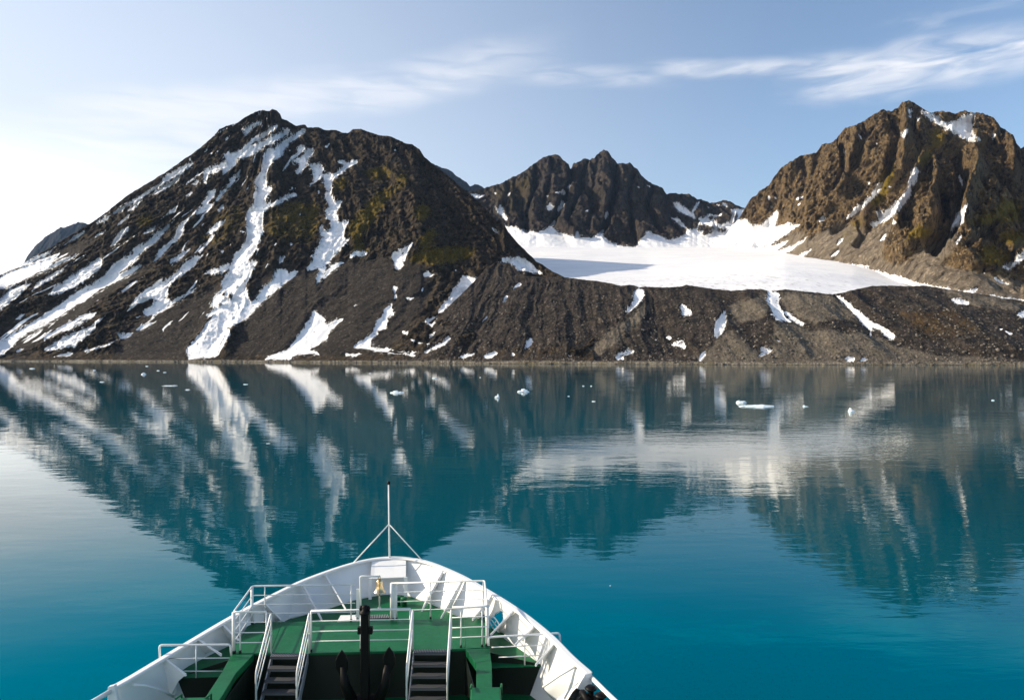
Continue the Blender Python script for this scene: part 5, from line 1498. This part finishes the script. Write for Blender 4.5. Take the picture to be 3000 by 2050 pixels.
for tu, tv, sx in ((775.5, 1473, -1), (883, 1466, 1)):
    tip = L_(tu, tv, -0.12)
    rt = cr + Vector((0.30 * sx, -0.03, 0.02))
    MB().tube([rt, rt.lerp(tip, 0.35) + Vector((0.10 * sx, 0, 0)), rt.lerp(tip, 0.7) + Vector((0.05 * sx, 0, 0))], [0.16, 0.12, 0.085], 12).build('arm', M_black, an, True)
    lo = tip + Vector((-0.05 * sx, 0.02, -0.62))
    sh_ = [tip, tip + Vector((-0.10, 0, -0.13)), tip + Vector((-0.155, 0, -0.27)), tip + Vector((-0.15, 0, -0.42)), lo + Vector((-0.07, 0, -0.08)), lo + Vector((0.07, 0, -0.08)), tip + Vector((0.15, 0, -0.42)), tip + Vector((0.155, 0, -0.27)), tip + Vector((0.10, 0, -0.13))]
    fo_ = MB().prism(sh_, Vector((0, 0.07, 0))).build('fluke', M_black, an, bevel=0.02)

# ------------------------------------------------------------------ drifting ice
m_flo, t, b = mat('floe_ice')
P = t.new('ShaderNodeNewGeometry').outputs['Position']
n = t.noise(P, 1.2, 4, 0.6)
c = t.mix(t.step(n, 0.35, 0.7), (0.62, 0.76, 0.82), (0.88, 0.90, 0.91))
t.put(b.inputs['Base Color'], c)
b.inputs['Roughness'].default_value = 0.4
t.put(b.inputs['Normal'], t.bump(n, 0.08, 0.8))


def floe(u, v, wpx, aspect, lumps, label, seed):
    """u, v: where it drifts; wpx its width; aspect height over width; lumps: (offset along, size, rise)"""
    y = CAM_H * FPX / (v - CY)
    x = (u - CX) / FPX * y
    wd = wpx / FPX * y
    bm = bmesh.new()
    r2 = random.Random(seed)
    for off, sz_, rise in lumps:
        k = bmesh.ops.create_icosphere(bm, subdivisions=3 if wpx > 12 else 2, radius=1.0)['verts']
        ph = r2.uniform(0, 50)
        for vv in k:
            d_ = vv.co.normalized()
            nn = 1 + 0.35 * float(perlin(np.array([d_.x * 1.6 + ph]), np.array([d_.y * 1.6]), np.array([d_.z * 1.6]))[0]) + 0.15 * float(perlin(np.array([d_.x * 4 + ph]), np.array([d_.y * 4]), np.array([d_.z * 4]))[0])
            vv.co = Vector((off * wd / 2 + d_.x * nn * sz_ * wd / 2, d_.y * nn * sz_ * wd * 0.42, max(d_.z * nn * rise * aspect * wd, -0.25 * aspect * wd)))
    me = bpy.data.meshes.new('ice_floe')
    bm.to_mesh(me)
    bm.free()
    me.materials.append(m_flo)
    o = bpy.data.objects.new('ice_floe', me)
    COL.objects.link(o)
    o.location = (x, y, 0.0)
    tag(o, label, 'ice floe', 'ice floes drifting in the bay')


flat = ((0, 1.0, 0.5), (0.3, 0.5, 0.8), (-0.4, 0.4, 0.7))
peak = ((0, 0.9, 0.45), (0.05, 0.5, 1.0), (-0.55, 0.4, 0.4))
one = ((0, 1.0, 0.8),)
FLO = (
    (2217, 1191, 97, 0.07, ((0, 0.9, 0.6), (-0.7, 0.4, 0.5), (0.7, 0.35, 0.6), (0.2, 0.5, 0.9)), 'long flat ice floe, the widest slab in the bay'),
    (2172.5, 1180, 29, 0.28, ((0, 0.8, 0.7), (-0.5, 0.5, 0.9), (0.5, 0.5, 0.7)), 'blocky ice floe just behind the left end of the long flat slab'),
    (1162, 1151, 40, 0.17, ((0, 0.95, 0.5), (-0.15, 0.45, 1.0), (0.6, 0.4, 0.6), (-0.7, 0.3, 0.4)), 'wide white ice floe with a low hump, below the big left mountain'),
    (1532, 1148, 33, 0.32, ((0, 1.0, 0.45), (0.05, 0.4, 1.0), (0.45, 0.45, 0.7), (-0.5, 0.4, 0.4)), 'chunky white ice floe with several peaks, drifting in mid bay'),
    (1458, 1165, 17, 0.65, ((0, 0.6, 0.6), (0.1, 0.35, 1.0), (-0.7, 0.3, 0.5)), 'small upright ice chunk left of the chunky peaked floe'),
    (2494, 1206, 20, 0.5, ((0, 0.9, 0.6), (-0.25, 0.5, 1.0)), 'humped white ice chunk right of the long flat slab'),
    (2360, 1191, 18, 0.28, ((0, 0.9, 0.4), (-0.5, 0.3, 1.0)), 'low ice bit with a raised left tip, next right of the long slab'),
    (499, 1130, 39, 0.055, ((0, 1.0, 0.6), (0.6, 0.3, 0.8), (-0.6, 0.3, 0.8)), 'long thin sliver of ice on the left side of the bay'),
    (421, 1097, 16, 0.38, peak, 'knobbly ice floe between the thin sliver and the left shore'),
    (299, 1119, 13, 0.22, flat, 'flat little ice floe left of the thin sliver'),
    (550, 1142, 14, 0.2, flat, 'small flat ice floe just right of the thin sliver'),
    (720, 1126, 14, 0.14, one, 'tiny flat ice floe in the reflection of the tall snow gully'),
    (1273, 1108, 14, 0.28, flat, 'small ice floe near the shore, beyond the wide humped floe'),
    (95, 1080, 15, 0.18, flat, 'small low ice floe near the far left shore'),
    (431, 1073, 8, 0.3, one, 'ice speck close under the left shore, beyond the knobbly floe'),
    (277, 1085, 9, 0.3, one, 'ice speck near the left shore, left of the knobbly floe'),
    (464, 1086, 8, 0.25, one, 'left ice speck of the two just beyond the knobbly floe'),
    (483, 1091, 9, 0.28, one, 'right ice speck of the two just beyond the knobbly floe'),
    (1084, 1094, 5, 0.4, one, 'tiny ice speck near the shore, left of the small near-shore floe'),
    (1407, 1106, 5, 0.4, one, 'tiny ice speck beyond the small upright chunk'),
    (1709, 1131, 6, 0.35, one, 'left ice speck of the pair right of the chunky peaked floe'),
    (1732, 1131, 6, 0.35, one, 'right ice speck of the pair right of the chunky peaked floe'),
    (1666, 1161, 7, 0.3, one, 'single ice speck between the chunky peaked floe and the low sliver'),
    (1739, 1176, 12, 0.18, one, 'low sliver of ice right of the chunky peaked floe'),
    (2909, 1173, 9, 0.35, one, 'lone ice speck on the far right of the bay'),
    (786, 1299, 12, 0.1, one, 'thin ice bit floating in the reflected snow, beyond the bow'),
    (1788, 1715, 4.5, 0.3, one, 'lone ice speck on the blue water right of the bow'),
)
for i, (u, v, wpx, asp, lumps, lab) in enumerate(FLO):
    floe(u, v, wpx, asp, lumps, lab, i + 3)
